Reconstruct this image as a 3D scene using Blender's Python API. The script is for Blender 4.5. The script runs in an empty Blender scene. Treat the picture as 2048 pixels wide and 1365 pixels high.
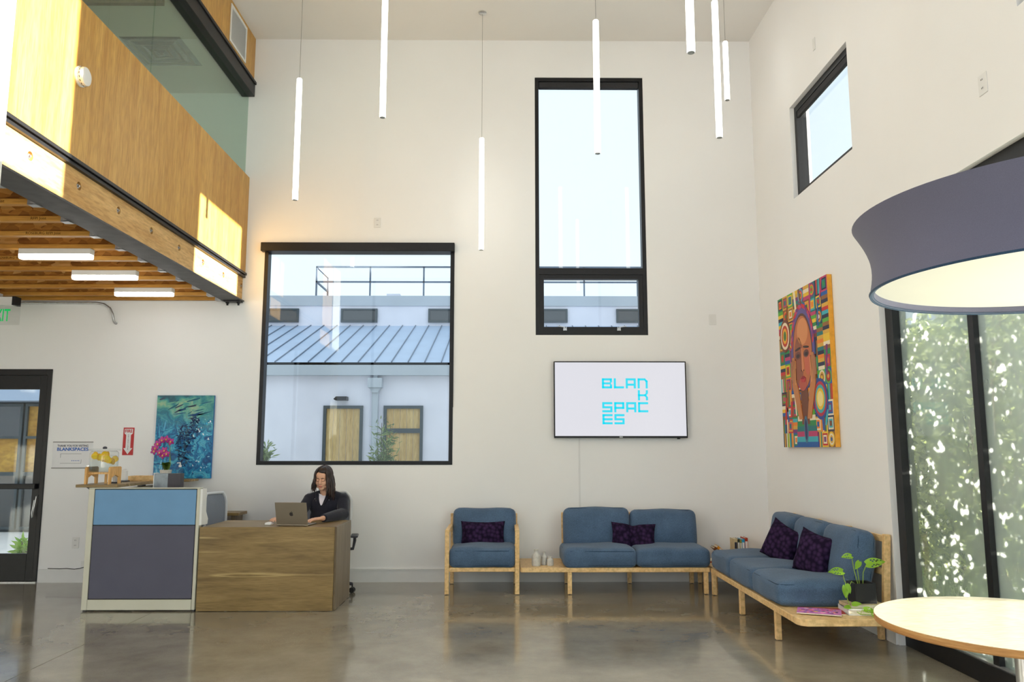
import bpy, bmesh, math, random
from mathutils import Vector, Matrix, Euler
from mathutils.bvhtree import BVHTree
R = math.radians
PI = math.pi
random.seed(7)
SC = bpy.context.scene
COL = SC.collection

# ---------------------------------------------------------------- camera, sky, sun, exposure
cam_d = bpy.data.cameras.new('camera')
cam_d.sensor_width = 36.0
cam_d.lens = 27.95
cam_d.clip_start = 0.05
cam_d.clip_end = 300
cam = bpy.data.objects.new('camera', cam_d)
cam.location = (0, 0, 1.45)
cam.rotation_euler = (R(90 + 7.65), 0, R(-0.55))
COL.objects.link(cam)
SC.camera = cam

world = bpy.data.worlds.new('sky')
SC.world = world
world.use_nodes = True
bg = world.node_tree.nodes['Background']
bg.inputs[0].default_value = (0.76, 0.89, 1.0, 1)
bg.inputs[1].default_value = 1.06

sun_d = bpy.data.lights.new('sun_offscreen', 'SUN')
sun_d.energy = 26.0
sun_d.angle = R(0.55)
sun_d.color = (1.0, 0.93, 0.80)
sun = bpy.data.objects.new('sun_offscreen', sun_d)
sun.rotation_euler = Vector((-1, 0.178, -0.147)).to_track_quat('-Z', 'Y').to_euler()
sun.location = (30, -6, 9)
COL.objects.link(sun)

SC.view_settings.view_transform = 'Standard'
SC.view_settings.look = 'None'
SC.view_settings.gamma = 1.0
SC.view_settings.use_curve_mapping = False
SC.view_settings.exposure = 0.30
TUBE_POWER = 4.8          # glow of the tube pendants
BATTEN_POWER = 12.0         # glow of the batten lights under the mezzanine

# ---------------------------------------------------------------- materials
def srgb(r, g, b):
    def f(c):
        c /= 255.0
        return c / 12.92 if c <= 0.04045 else ((c + 0.055) / 1.055) ** 2.4
    return (f(r), f(g), f(b), 1.0)

class NT:
    def __init__(self, name):
        self.m = bpy.data.materials.new(name)
        self.m.use_nodes = True
        self.t = self.m.node_tree
        self.b = self.t.nodes['Principled BSDF']
        self.out = self.t.nodes['Material Output']
    def n(self, kind, **kw):
        x = self.t.nodes.new(kind)
        for k, v in kw.items():
            setattr(x, k, v)
        return x
    def l(self, a, b):
        self.t.links.new(a, b)
    def coords(self, scale=(1, 1, 1), kind='Object', rot=(0, 0, 0)):
        tc = self.n('ShaderNodeTexCoord')
        mp = self.n('ShaderNodeMapping')
        mp.inputs['Scale'].default_value = scale
        mp.inputs['Rotation'].default_value = rot
        self.l(tc.outputs[kind], mp.inputs[0])
        return mp.outputs[0]
    def noise(self, vec, scale, detail=4, rough=0.5, dist=0.0):
        x = self.n('ShaderNodeTexNoise')
        x.inputs['Scale'].default_value = scale
        x.inputs['Detail'].default_value = detail
        x.inputs['Roughness'].default_value = rough
        x.inputs['Distortion'].default_value = dist
        self.l(vec, x.inputs['Vector'])
        return x.outputs['Fac']
    def ramp(self, fac, stops, interp='LINEAR'):
        x = self.n('ShaderNodeValToRGB')
        x.color_ramp.interpolation = interp
        el = x.color_ramp.elements
        while len(el) < len(stops):
            el.new(0.5)
        for e, (p, c) in zip(el, stops):
            e.position = p
            e.color = c
        self.l(fac, x.inputs[0])
        return x.outputs[0]
    def mix(self, fac, a, b, blend='MIX'):
        x = self.n('ShaderNodeMix', data_type='RGBA', blend_type=blend)
        for i, v in ((0, fac), (6, a), (7, b)):
            if hasattr(v, 'links'):
                self.l(v, x.inputs[i])
            else:
                x.inputs[i].default_value = v
        return x.outputs[2]
    def bump(self, fac, strength=0.2, dist=0.01):
        x = self.n('ShaderNodeBump')
        x.inputs['Strength'].default_value = strength
        x.inputs['Distance'].default_value = dist
        self.l(fac, x.inputs['Height'])
        self.l(x.outputs[0], self.b.inputs['Normal'])
    def color(self, c):
        if hasattr(c, 'links'):
            self.l(c, self.b.inputs['Base Color'])
        else:
            self.b.inputs['Base Color'].default_value = c
    def rough(self, r, spec=0.5, metal=0.0):
        if hasattr(r, 'links'):
            self.l(r, self.b.inputs['Roughness'])
        else:
            self.b.inputs['Roughness'].default_value = r
        self.b.inputs['Specular IOR Level'].default_value = spec
        self.b.inputs['Metallic'].default_value = metal

def plain(name, c, rough=0.5, spec=0.4, metal=0.0, vary=0.0, vscale=8.0, bump=0.0, bscale=200.0):
    m = NT(name)
    v = m.coords()
    if vary:
        f = m.noise(v, vscale)
        a = tuple(x * (1 - vary) for x in c[:3]) + (1,)
        b = tuple(min(1, x * (1 + vary)) for x in c[:3]) + (1,)
        m.color(m.ramp(f, [(0.3, a), (0.7, b)]))
    else:
        m.color(c)
    m.rough(rough, spec, metal)
    if bump:
        m.bump(m.noise(v, bscale, 3), bump, 0.004)
    return m.m

def emis(name, c, s):
    m = NT(name)
    m.color((0.8, 0.8, 0.8, 1))
    m.b.inputs['Emission Color'].default_value = c
    m.b.inputs['Emission Strength'].default_value = s
    return m.m

def wood(name, dark, light, grain=(14, 14, 1.0), rough=0.45, fine=1.0, contrast=(0.3, 0.72), spec=0.4):
    m = NT(name)
    v = m.coords(grain)
    f1 = m.noise(v, 1.0, 6, 0.6, 0.6)
    v2 = m.coords(tuple(g * 9 for g in grain))
    f2 = m.noise(v2, 1.0 * fine, 3, 0.5)
    c1 = m.ramp(f1, [(contrast[0], dark), (contrast[1], light)])
    k = m.ramp(f2, [(0.35, (0.78, 0.75, 0.7, 1)), (0.6, (1, 1, 1, 1))])
    m.color(m.mix(1.0, c1, k, 'MULTIPLY'))
    m.rough(rough, spec)
    m.bump(f2, 0.08, 0.002)
    return m.m

def glassmat(name, tint=(1, 1, 1, 1), haze=0.0, refl=1.0, ior=1.45):
    m = NT(name)
    t = m.n('ShaderNodeBsdfTransparent')
    t.inputs[0].default_value = tint
    g = m.n('ShaderNodeBsdfGlossy')
    g.inputs['Roughness'].default_value = 0.005
    lw = m.n('ShaderNodeLayerWeight')          # Schlick reflectance, same from both sides of the pane
    lw.inputs[0].default_value = 0.5
    pw_ = m.n('ShaderNodeMath', operation='POWER')
    pw_.inputs[1].default_value = 5.0
    m.l(lw.outputs['Facing'], pw_.inputs[0])
    f0 = ((ior - 1) / (ior + 1)) ** 2
    mul = m.n('ShaderNodeMath', operation='MULTIPLY_ADD')
    mul.inputs[1].default_value = (1 - f0) * min(1.0, refl)
    mul.inputs[2].default_value = f0 * refl
    m.l(pw_.outputs[0], mul.inputs[0])
    last = t.outputs[0]
    if haze:
        d = m.n('ShaderNodeBsdfTranslucent')
        d.inputs[0].default_value = (0.9, 0.95, 0.92, 1)
        nz = m.noise(m.coords((1, 1, 0.5)), 1.6, 5)
        mm = m.n('ShaderNodeMath', operation='MULTIPLY')
        mm.inputs[1].default_value = haze * 2
        m.l(nz, mm.inputs[0])
        x = m.n('ShaderNodeMixShader')
        m.l(mm.outputs[0], x.inputs[0])
        m.l(last, x.inputs[1])
        m.l(d.outputs[0], x.inputs[2])
        last = x.outputs[0]
    x = m.n('ShaderNodeMixShader')
    m.l(mul.outputs[0], x.inputs[0])
    m.l(last, x.inputs[1])
    m.l(g.outputs[0], x.inputs[2])
    m.l(x.outputs[0], m.out.inputs[0])
    return m.m

def leafmat(name, a, b, trans=0.5):
    m = NT(name)
    g = m.n('ShaderNodeNewGeometry')
    c = m.ramp(g.outputs['Random Per Island'], [(0.0, a), (1.0, b)])
    m.color(c)
    m.rough(0.35, 0.5)
    tr = m.n('ShaderNodeBsdfTranslucent')
    m.l(c, tr.inputs[0])
    x = m.n('ShaderNodeMixShader')
    x.inputs[0].default_value = trans
    m.l(m.b.outputs[0], x.inputs[1])
    m.l(tr.outputs[0], x.inputs[2])
    m.l(x.outputs[0], m.out.inputs[0])
    return m.m

def attrmat(name, rough=0.5, bump=0.0):
    m = NT(name)
    a = m.n('ShaderNodeAttribute', attribute_name='Col')
    m.color(a.outputs['Color'])
    m.rough(rough, 0.3)
    if bump:
        m.bump(m.noise(m.coords(), 90, 4), bump, 0.003)
    return m.m

M = {}
M['wall'] = plain('wall_paint', (0.885, 0.885, 0.885, 1), 0.75, 0.2, vary=0.012, vscale=1.2, bump=0.05, bscale=160)
M['ceiling'] = plain('ceiling_paint', (0.84, 0.825, 0.80, 1), 0.8, 0.15, vary=0.015, vscale=0.8)
M['trim'] = plain('white_trim', (0.78, 0.78, 0.78, 1), 0.5, 0.4, vary=0.02)
M['black'] = plain('black_aluminium', (0.009, 0.009, 0.011, 1), 0.42, 0.35, vary=0.15, vscale=30)
M['blind'] = plain('dark_blind_fabric', (0.03, 0.03, 0.034, 1), 0.7, 0.3, vary=0.1, vscale=60)
M['steel'] = plain('painted_steel', (0.085, 0.083, 0.088, 1), 0.55, 0.4, vary=0.2, vscale=9)
M['galv'] = plain('galvanised_steel', (0.45, 0.46, 0.47, 1), 0.4, 0.5, metal=0.8, vary=0.15, vscale=40)
M['chrome'] = plain('brushed_metal', (0.6, 0.6, 0.6, 1), 0.3, 0.5, metal=1.0, vary=0.05, vscale=40)
M['glass'] = glassmat('window_glass', (0.97, 0.985, 0.98, 1))
M['glass_hazy'] = glassmat('dusty_glass', (0.93, 0.96, 0.94, 1), haze=0.30)
M['glass_green'] = glassmat('green_tinted_glass', (0.80, 0.90, 0.84, 1), refl=1.6)
M['ply'] = wood('plywood_panel', srgb(182, 132, 54), srgb(216, 172, 92), (9, 9, 0.9), 0.4, contrast=(0.25, 0.75))
M['lvl'] = wood('laminated_beam', srgb(196, 150, 88), srgb(226, 188, 128), (8, 1.2, 8), 0.6)
M['lumber'] = wood('joist_flange_lumber', srgb(176, 118, 40), srgb(220, 164, 74), (1.0, 12, 12), 0.6)
M['maple'] = wood('maple', srgb(234, 190, 126), srgb(250, 218, 164), (4, 4, 4), 0.42, contrast=(0.2, 0.8))
M['maple_top'] = wood('maple_laminate', srgb(246, 232, 204), srgb(252, 244, 226), (2, 22, 22), 0.22, contrast=(0.2, 0.8), spec=0.6)
M['ply_edge'] = wood('plywood_edge', srgb(176, 122, 66), srgb(208, 160, 100), (3, 3, 60), 0.5)
M['laminate'] = wood('oak_laminate', srgb(126, 103, 64), srgb(172, 146, 98), (1.1, 12, 16), 0.35, contrast=(0.3, 0.75))
def laminate():
    m = NT('oak_laminate')
    v = m.coords((1.1, 12, 14))
    f1 = m.noise(v, 1.0, 6, 0.6, 0.6)
    f2 = m.noise(m.coords((9, 90, 120)), 1.0, 3)
    f3 = m.noise(m.coords((0.5, 6, 11)), 1.0, 2, 0.4, 0.3)
    c1 = m.ramp(f1, [(0.3, srgb(118, 96, 58)), (0.75, srgb(164, 138, 90))])
    c1 = m.mix(m.ramp(f3, [(0.60, (0, 0, 0, 1)), (0.635, (0.7, 0.7, 0.7, 1)), (0.67, (0, 0, 0, 1))]), c1, srgb(206, 182, 128))
    k = m.ramp(f2, [(0.35, (0.82, 0.8, 0.76, 1)), (0.6, (1, 1, 1, 1))])
    m.color(m.mix(1.0, c1, k, 'MULTIPLY'))
    m.rough(0.36, 0.4)
    return m.m
M['laminate'] = laminate()
M['laminate_side'] = wood('oak_laminate_upright', srgb(112, 96, 74), srgb(140, 124, 100), (12, 14, 1.2), 0.4)
M['bamboo'] = wood('bamboo', srgb(220, 164, 92), srgb(242, 196, 128), (10, 10, 1.5), 0.45)

def osb():
    m = NT('oriented_strand_board')
    v = m.coords((9, 9, 16))
    vo = m.n('ShaderNodeTexVoronoi')
    vo.inputs['Scale'].default_value = 1.4
    m.l(v, vo.inputs['Vector'])
    sep = m.n('ShaderNodeSeparateColor')
    m.l(vo.outputs['Color'], sep.inputs[0])
    c = m.ramp(sep.outputs[0], [(0.0, srgb(120, 70, 24)), (0.5, srgb(172, 110, 44)), (0.85, srgb(206, 144, 70)), (1.0, srgb(236, 190, 122))])
    f = m.noise(m.coords((4, 40, 40)), 1.0, 4)
    m.color(m.mix(0.35, c, m.ramp(f, [(0.3, srgb(110, 62, 18)), (0.7, srgb(206, 146, 70))])))
    m.rough(0.7, 0.2)
    m.bump(vo.outputs['Distance'], 0.3, 0.004)
    return m.m
M['osb'] = osb()

def concrete_floor():
    m = NT('polished_concrete')
    v = m.coords()
    big = m.noise(v, 0.55, 6, 0.6, 0.8)
    mid = m.noise(v, 3.0, 6, 0.65)
    speck = m.noise(v, 120, 2, 0.5)
    c = m.ramp(big, [(0.25, srgb(118, 111, 98)), (0.5, srgb(146, 138, 122)), (0.78, srgb(168, 160, 143))])
    c = m.mix(0.35, c, m.ramp(mid, [(0.3, srgb(104, 97, 82)), (0.7, srgb(170, 164, 150))]))
    s = m.ramp(speck, [(0.28, (0.45, 0.42, 0.38, 1)), (0.36, (1, 1, 1, 1)), (0.72, (1, 1, 1, 1)), (0.8, (1.15, 1.15, 1.15, 1))])
    m.color(m.mix(1.0, c, s, 'MULTIPLY'))
    rr = m.ramp(mid, [(0.3, (0.10, 0.10, 0.10, 1)), (0.75, (0.2, 0.2, 0.2, 1))])
    m.rough(rr, 0.55)
    m.b.inputs['Coat Weight'].default_value = 0.35
    m.b.inputs['Coat Roughness'].default_value = 0.06
    return m.m
M['floor'] = concrete_floor()
M['joint'] = plain('dark_joint', (0.03, 0.028, 0.024, 1), 0.9, 0.1, vary=0.1)

def fabric(name, c, vary=0.25, scale=260, bump=0.35, spec=0.15, wash=0.12):
    m = NT(name)
    v = m.coords()
    f = m.noise(v, scale, 2, 0.6)
    w = m.noise(v, 5, 4)
    a = tuple(x * (1 - vary) for x in c[:3]) + (1,)
    b = tuple(min(1, x * (1 + vary)) for x in c[:3]) + (1,)
    k = m.ramp(f, [(0.3, a), (0.7, b)])
    kk = m.ramp(w, [(0.3, (1 - wash,) * 3 + (1,)), (0.7, (1 + wash,) * 3 + (1,))])
    m.color(m.mix(1.0, k, kk, 'MULTIPLY'))
    m.rough(0.92, spec)
    m.b.inputs['Sheen Weight'].default_value = 0.15
    m.bump(f, bump, 0.004)
    return m.m
M['sofa'] = fabric('blue_upholstery', srgb(82, 105, 133), 0.35, 240)
M['piping'] = fabric('blue_piping', srgb(48, 72, 98), 0.2, 240)
M['panel_blue'] = fabric('sky_blue_panel_fabric', srgb(118, 160, 200), 0.06, 420, 0.15, wash=0.03)
M['panel_grey'] = fabric('slate_panel_fabric', srgb(96, 96, 112), 0.08, 420, 0.15, wash=0.03)
M['shade'] = fabric('slate_shade_fabric', srgb(106, 106, 126), 0.08, 500, 0.1, wash=0.02)
M['jacket'] = fabric('black_jacket', srgb(38, 38, 48), 0.25, 180, 0.3)
M['shirt'] = fabric('white_shirt', srgb(232, 226, 236), 0.02, 300, 0.1)
M['trousers'] = fabric('dark_trousers', srgb(36, 38, 48), 0.2, 200, 0.2)

def knit():
    m = NT('plum_knit')
    v = m.coords((26, 26, 26))
    vo = m.n('ShaderNodeTexVoronoi')
    vo.inputs['Scale'].default_value = 1.0
    vo.inputs['Randomness'].default_value = 0.75
    m.l(v, vo.inputs['Vector'])
    m.color(m.ramp(vo.outputs['Distance'], [(0.1, srgb(66, 46, 82)), (0.7, srgb(30, 20, 42))]))
    m.rough(0.95, 0.1)
    m.bump(vo.outputs['Distance'], -0.8, 0.02)
    return m.m
M['knit'] = knit()

M['white_plastic'] = plain('white_plastic', (0.78, 0.78, 0.77, 1), 0.4, 0.5, vary=0.01)
M['post'] = plain('putty_metal', srgb(206, 204, 188), 0.45, 0.4, vary=0.03, vscale=4)
M['ceramic'] = plain('pale_speckled_ceramic', srgb(206, 204, 198), 0.5, 0.4, vary=0.1, vscale=60)
M['black_pot'] = plain('matt_black_ceramic', (0.022, 0.022, 0.024, 1), 0.5, 0.4, vary=0.1)
M['soil'] = plain('soil', (0.03, 0.02, 0.014, 1), 0.9, 0.1, vary=0.3, vscale=60, bump=0.5)
M['cable'] = plain('grey_cable', (0.25, 0.24, 0.23, 1), 0.5, 0.3, vary=0.05)
M['tube'] = emis('tube_diffuser', (1.0, 0.97, 0.90, 1), TUBE_POWER)
M['batten'] = emis('batten_diffuser', (1.0, 0.96, 0.90, 1), BATTEN_POWER)
M['tube_cap'] = plain('perforated_cap', (0.32, 0.34, 0.34, 1), 0.5, 0.4, metal=0.5, vary=0.5, vscale=140)
M['diffuser'] = plain('white_diffuser', (0.86, 0.85, 0.80, 1), 0.5, 0.3, vary=0.015, vscale=3)
M['mesh_grey'] = plain('grey_chair_mesh', srgb(138, 144, 156), 0.7, 0.2, vary=0.1, vscale=300, bump=0.3, bscale=700)
M['chair_frame'] = plain('light_grey_plastic', srgb(214, 216, 220), 0.4, 0.5, vary=0.02)
M['chair_dark'] = plain('charcoal_plastic', srgb(62, 62, 70), 0.45, 0.4, vary=0.05)
M['aluminium'] = plain('space_grey_aluminium', srgb(146, 136, 122), 0.35, 0.5, metal=0.55, vary=0.02)
M['logo_dark'] = plain('dark_logo', srgb(46, 40, 40), 0.3, 0.5, vary=0.02)
M['keys'] = plain('black_keys', (0.02, 0.02, 0.022, 1), 0.5, 0.4, vary=0.1)
M['screen_on'] = emis('lit_laptop_screen', (0.8, 0.85, 1.0, 1), 0.8)
M['skin'] = plain('skin', srgb(222, 172, 142), 0.5, 0.35, vary=0.05, vscale=14)
M['skin_red'] = plain('lips', srgb(182, 100, 92), 0.4, 0.4, vary=0.05)
M['brow'] = plain('eyebrow_hair', srgb(52, 34, 28), 0.7, 0.2, vary=0.1)
def hairmat():
    m = NT('dark_brown_hair')
    g = m.n('ShaderNodeNewGeometry')
    c = m.ramp(g.outputs['Random Per Island'], [(0.0, srgb(28, 18, 16)), (0.7, srgb(52, 34, 29)), (1.0, srgb(84, 52, 42))])
    m.color(c)
    m.rough(0.38, 0.5)
    return m.m
M['hair'] = hairmat()
M['paint'] = attrmat('oil_paint', 0.45, 0.35)
M['print'] = attrmat('flat_print', 0.4)
M['canvas_edge'] = plain('orange_painted_edge', srgb(236, 170, 62), 0.6, 0.3, vary=0.12, vscale=20)
M['canvas_blue_edge'] = plain('blue_painted_edge', srgb(40, 110, 176), 0.6, 0.3, vary=0.2, vscale=20)
M['red'] = plain('red_sign', srgb(186, 24, 30), 0.4, 0.4, vary=0.02)
M['sign_white'] = plain('sign_white', srgb(228, 228, 230), 0.4, 0.4, vary=0.01)
M['acrylic'] = glassmat('clear_acrylic', (0.95, 0.96, 0.96, 1))
M['ink'] = plain('dark_ink', srgb(50, 52, 70), 0.6, 0.2, vary=0.02)
M['ink_blue'] = plain('blue_ink', srgb(42, 100, 186), 0.6, 0.2, vary=0.02)
M['ink_wood'] = plain('joist_stamp_ink', srgb(58, 34, 12), 0.8, 0.1, vary=0.1)
M['exit_green'] = emis('exit_green', (0.0, 0.75, 0.16, 1), 0.45)
M['tv_white'] = emis('lit_tv_screen', (0.80, 0.795, 0.86, 1), 0.72)
M['tv_cyan'] = emis('lit_cyan_letters', (0.005, 0.70, 0.88, 1), 0.80)
for k in ('tv_white', 'tv_cyan', 'exit_green'):
    M[k].node_tree.nodes['Principled BSDF'].inputs['Base Color'].default_value = (0.01, 0.01, 0.01, 1)
    M[k].node_tree.nodes['Principled BSDF'].inputs['Roughness'].default_value = 0.25
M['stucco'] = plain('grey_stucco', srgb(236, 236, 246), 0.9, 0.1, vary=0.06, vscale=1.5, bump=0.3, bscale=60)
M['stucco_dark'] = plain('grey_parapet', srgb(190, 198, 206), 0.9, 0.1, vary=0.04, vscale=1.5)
M['metal_roof'] = plain('standing_seam_metal', srgb(178, 196, 220), 0.5, 0.4, vary=0.05, vscale=2)
M['seam'] = plain('roof_seam', srgb(104, 118, 136), 0.5, 0.4, vary=0.05)
M['ext_frame'] = plain('dark_exterior_frame', srgb(70, 80, 84), 0.5, 0.4, vary=0.05)
M['timber'] = wood('golden_shutter_boards', srgb(196, 158, 92), srgb(228, 200, 140), (9, 9, 0.8), 0.6)
M['ochre'] = wood('ochre_sun_reflection', srgb(176, 120, 34), srgb(222, 176, 84), (1.2, 3, 2.0), 0.6)  # sunlit yellow reflection in the annex glazing, painted as a wood colour
M['far_pane'] = plain('far_window_glass', (0.03, 0.036, 0.04, 1), 0.04, 1.0, vary=0.1, vscale=4)
M['paving'] = plain('pale_paving', srgb(226, 222, 216), 0.85, 0.2, vary=0.06, vscale=2)
M['mulch'] = plain('bark_mulch', srgb(104, 76, 60), 0.95, 0.1, vary=0.4, vscale=40, bump=0.6, bscale=60)
M['bark'] = plain('bark', srgb(110, 96, 78), 0.9, 0.1, vary=0.2, vscale=20)
M['leaf_hedge'] = leafmat('hedge_leaf', srgb(66, 82, 50), srgb(176, 184, 116), 0.4)
M['leaf_fine'] = leafmat('narrow_leaf', srgb(96, 120, 78), srgb(164, 180, 120), 0.35)
M['leaf_vine'] = leafmat('vine_leaf', srgb(112, 176, 34), srgb(170, 214, 66), 0.35)
M['leaf_orchid'] = plain('orchid_leaf', srgb(70, 94, 22), 0.35, 0.5, vary=0.15, vscale=20)
M['stem'] = plain('green_stem', srgb(150, 180, 74), 0.5, 0.3, vary=0.1, vscale=30)
M['petal'] = leafmat('orchid_petal', srgb(176, 20, 130), srgb(226, 92, 180), 0.3)
M['petal_core'] = plain('orchid_lip', srgb(236, 190, 110), 0.5, 0.3, vary=0.1)
M['lemon'] = plain('lemon_flesh', srgb(252, 208, 20), 0.4, 0.4, vary=0.1, vscale=50)
M['lemon_rind'] = plain('lemon_rind', srgb(250, 186, 0), 0.4, 0.4, vary=0.05)
M['water'] = glassmat('lemon_water', (0.92, 0.95, 0.93, 1), refl=0.8, ior=1.33)
M['napkin'] = plain('white_paper', (0.82, 0.82, 0.82, 1), 0.8, 0.2, vary=0.01)
M['stone'] = plain('grey_stone', srgb(150, 160, 168), 0.6, 0.3, vary=0.3, vscale=14)
M['foam_dark'] = plain('dark_grey_card', srgb(86, 84, 90), 0.7, 0.2, vary=0.03)
def bookmat(name, c):
    return plain(name, c, 0.55, 0.3, vary=0.1, vscale=30)
BOOKC = [srgb(206, 190, 150), srgb(52, 60, 52), srgb(146, 144, 64), srgb(44, 150, 200), srgb(176, 60, 36), srgb(230, 150, 40), srgb(120, 72, 40)]
BOOKM = [bookmat('book_cover_cloth', c) for c in BOOKC]
M['pages'] = plain('book_pages', srgb(236, 228, 208), 0.8, 0.1, vary=0.05, vscale=90)

# ---------------------------------------------------------------- mesh helpers
class MB:
    def __init__(self):
        self.v, self.f, self.c = [], [], []
    def add(self, vs, fs, col=None):
        o = len(self.v)
        self.v += [tuple(p) for p in vs]
        for q in fs:
            self.f.append(tuple(i + o for i in q))
            self.c.append(col)
        return self
    def box(self, x0, x1, y0, y1, z0, z1, col=None):
        vs = [(x, y, z) for z in (z0, z1) for y in (y0, y1) for x in (x0, x1)]
        return self.add(vs, [(0, 2, 3, 1), (4, 5, 7, 6), (0, 1, 5, 4), (2, 6, 7, 3), (0, 4, 6, 2), (1, 3, 7, 5)], col)
    def bar(self, p0, p1, w, h, up=(0, 0, 1), col=None):
        p0, p1 = Vector(p0), Vector(p1)
        d = (p1 - p0).normalized()
        u = Vector(up)
        s = d.cross(u)
        if s.length < 1e-4:
            s = d.cross(Vector((0, 1, 0)))
        s.normalize()
        u = s.cross(d)
        vs = []
        for p in (p0, p1):
            for a, b in ((-1, -1), (1, -1), (1, 1), (-1, 1)):
                vs.append(p + s * a * w / 2 + u * b * h / 2)
        return self.add(vs, [(0, 1, 2, 3), (4, 7, 6, 5), (0, 4, 5, 1), (1, 5, 6, 2), (2, 6, 7, 3), (3, 7, 4, 0)], col)
    def cyl(self, p0, p1, r0, r1=None, n=16, caps=True, col=None):
        return self.tube([p0, p1], [r0, r0 if r1 is None else r1], n, caps, col)
    def tube(self, path, r, n=8, caps=True, col=None, flat=1.0):
        path = [Vector(p) for p in path]
        rs = r if isinstance(r, (list, tuple)) else [r] * len(path)
        vs, fs = [], []
        ref = None
        for i, p in enumerate(path):
            if i == 0:
                d = path[1] - p
            elif i == len(path) - 1:
                d = p - path[i - 1]
            else:
                d = path[i + 1] - path[i - 1]
            d.normalize()
            if ref is None:
                ref = Vector((0, 0, 1)) if abs(d.z) < 0.9 else Vector((1, 0, 0))
            s = d.cross(ref)
            if s.length < 1e-5:
                s = d.orthogonal()
            s.normalize()
            u = s.cross(d).normalized()
            ref = u
            for k in range(n):
                a = 2 * PI * k / n
                vs.append(p + (s * math.cos(a) + u * math.sin(a) * flat) * rs[i])
        for i in range(len(path) - 1):
            for k in range(n):
                a, b = i * n + k, i * n + (k + 1) % n
                fs.append((a, b, b + n, a + n))
        if caps:
            fs.append(tuple(reversed(range(n))))
            fs.append(tuple(range((len(path) - 1) * n, len(path) * n)))
        return self.add(vs, fs, col)
    def lathe(self, prof, n=32, c=(0, 0, 0), closed=False, col=None):
        vs, fs = [], []
        m = len(prof)
        for k in range(n):
            a = 2 * PI * k / n
            for r, z in prof:
                vs.append((c[0] + r * math.cos(a), c[1] + r * math.sin(a), c[2] + z))
        for k in range(n):
            k2 = (k + 1) % n
            for i in range(m if closed else m - 1):
                j = (i + 1) % m
                fs.append((k * m + i, k2 * m + i, k2 * m + j, k * m + j))
        if not closed:
            if prof[0][0] > 1e-5:
                fs.append(tuple(k * m for k in reversed(range(n))))
            if prof[-1][0] > 1e-5:
                fs.append(tuple(k * m + m - 1 for k in range(n)))
        return self.add(vs, fs, col)
    def ell(self, c, r, n=16, m=10, rot=None, col=None):
        vs, fs = [], []
        q = rot.to_matrix() if rot is not None else None
        for i in range(m + 1):
            t = PI * i / m
            for k in range(n):
                a = 2 * PI * k / n
                p = Vector((r[0] * math.sin(t) * math.cos(a), r[1] * math.sin(t) * math.sin(a), r[2] * math.cos(t)))
                if q is not None:
                    p = q @ p
                vs.append((p.x + c[0], p.y + c[1], p.z + c[2]))
        for i in range(m):
            for k in range(n):
                k2 = (k + 1) % n
                fs.append((i * n + k, (i + 1) * n + k, (i + 1) * n + k2, i * n + k2))
        return self.add(vs, fs, col)
    def prism(self, poly, t0, t1, axis='z', col=None):
        def P(a, b, t):
            return {'z': (a, b, t), 'y': (a, t, b), 'x': (t, a, b)}[axis]
        n = len(poly)
        vs = [P(a, b, t0) for a, b in poly] + [P(a, b, t1) for a, b in poly]
        fs = [tuple(reversed(range(n))), tuple(range(n, 2 * n))]
        fs += [(i, (i + 1) % n, (i + 1) % n + n, i + n) for i in range(n)]
        return self.add(vs, fs, col)
    def roundbox(self, size, r, N=10, puff=(0, 0, 0), c=(0, 0, 0), fn=None):
        h = [s / 2 for s in size]
        g = [-1 + 2 * i / N for i in range(N + 1)]
        g = [math.copysign(1 - (1 - abs(x)) ** 1.5, x) if x else 0.0 for x in g]
        vs, fs = [], []
        for ax in range(3):
            for s in (-1, 1):
                o = len(vs)
                for i in range(N + 1):
                    for j in range(N + 1):
                        q = [0, 0, 0]
                        q[ax], q[(ax + 1) % 3], q[(ax + 2) % 3] = s, g[i], g[j]
                        p = Vector([q[k] * h[k] for k in range(3)])
                        rr = [min(r, h[k] * 0.98) for k in range(3)]
                        inn = Vector([max(-(h[k] - rr[k]), min(h[k] - rr[k], p[k])) for k in range(3)])
                        d = p - inn
                        if d.length > 1e-9:
                            e = Vector([d[k] / rr[k] for k in range(3)]).normalized()
                            p = inn + Vector([e[k] * rr[k] for k in range(3)])
                        u = [p[k] / h[k] for k in range(3)]
                        for k in range(3):
                            if puff[k]:
                                a, b = u[(k + 1) % 3], u[(k + 2) % 3]
                                p[k] += u[k] * puff[k] * max(0, 1 - a * a) ** 0.7 * max(0, 1 - b * b) ** 0.7
                        if fn:
                            p = fn(p, u)
                        vs.append((p.x + c[0], p.y + c[1], p.z + c[2]))
                for i in range(N):
                    for j in range(N):
                        a = o + i * (N + 1) + j
                        f = (a, a + N + 1, a + N + 2, a + 1)
                        fs.append(f if s > 0 else tuple(reversed(f)))
        return self.add(vs, fs)
    def mesh(self, name, bevel=0.0, smooth=None, weld=False, seg=1):
        me = bpy.data.meshes.new(name)
        me.from_pydata(self.v, [], self.f)
        if any(c is not None for c in self.c):
            at = me.color_attributes.new('Col', 'FLOAT_COLOR', 'CORNER')
            for p, c in zip(me.polygons, self.c):
                for li in p.loop_indices:
                    at.data[li].color = c or (0.5, 0.5, 0.5, 1)
        if bevel or weld:
            bm = bmesh.new()
            bm.from_mesh(me)
            if weld:
                bmesh.ops.remove_doubles(bm, verts=bm.verts, dist=1e-5)
            if bevel:
                bmesh.ops.recalc_face_normals(bm, faces=bm.faces)
                es = [e for e in bm.edges if len(e.link_faces) == 2 and e.calc_face_angle(0) > 0.7]
                bmesh.ops.bevel(bm, geom=es, offset=bevel, segments=seg, affect='EDGES', profile=0.5)
            bm.to_mesh(me)
            bm.free()
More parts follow.
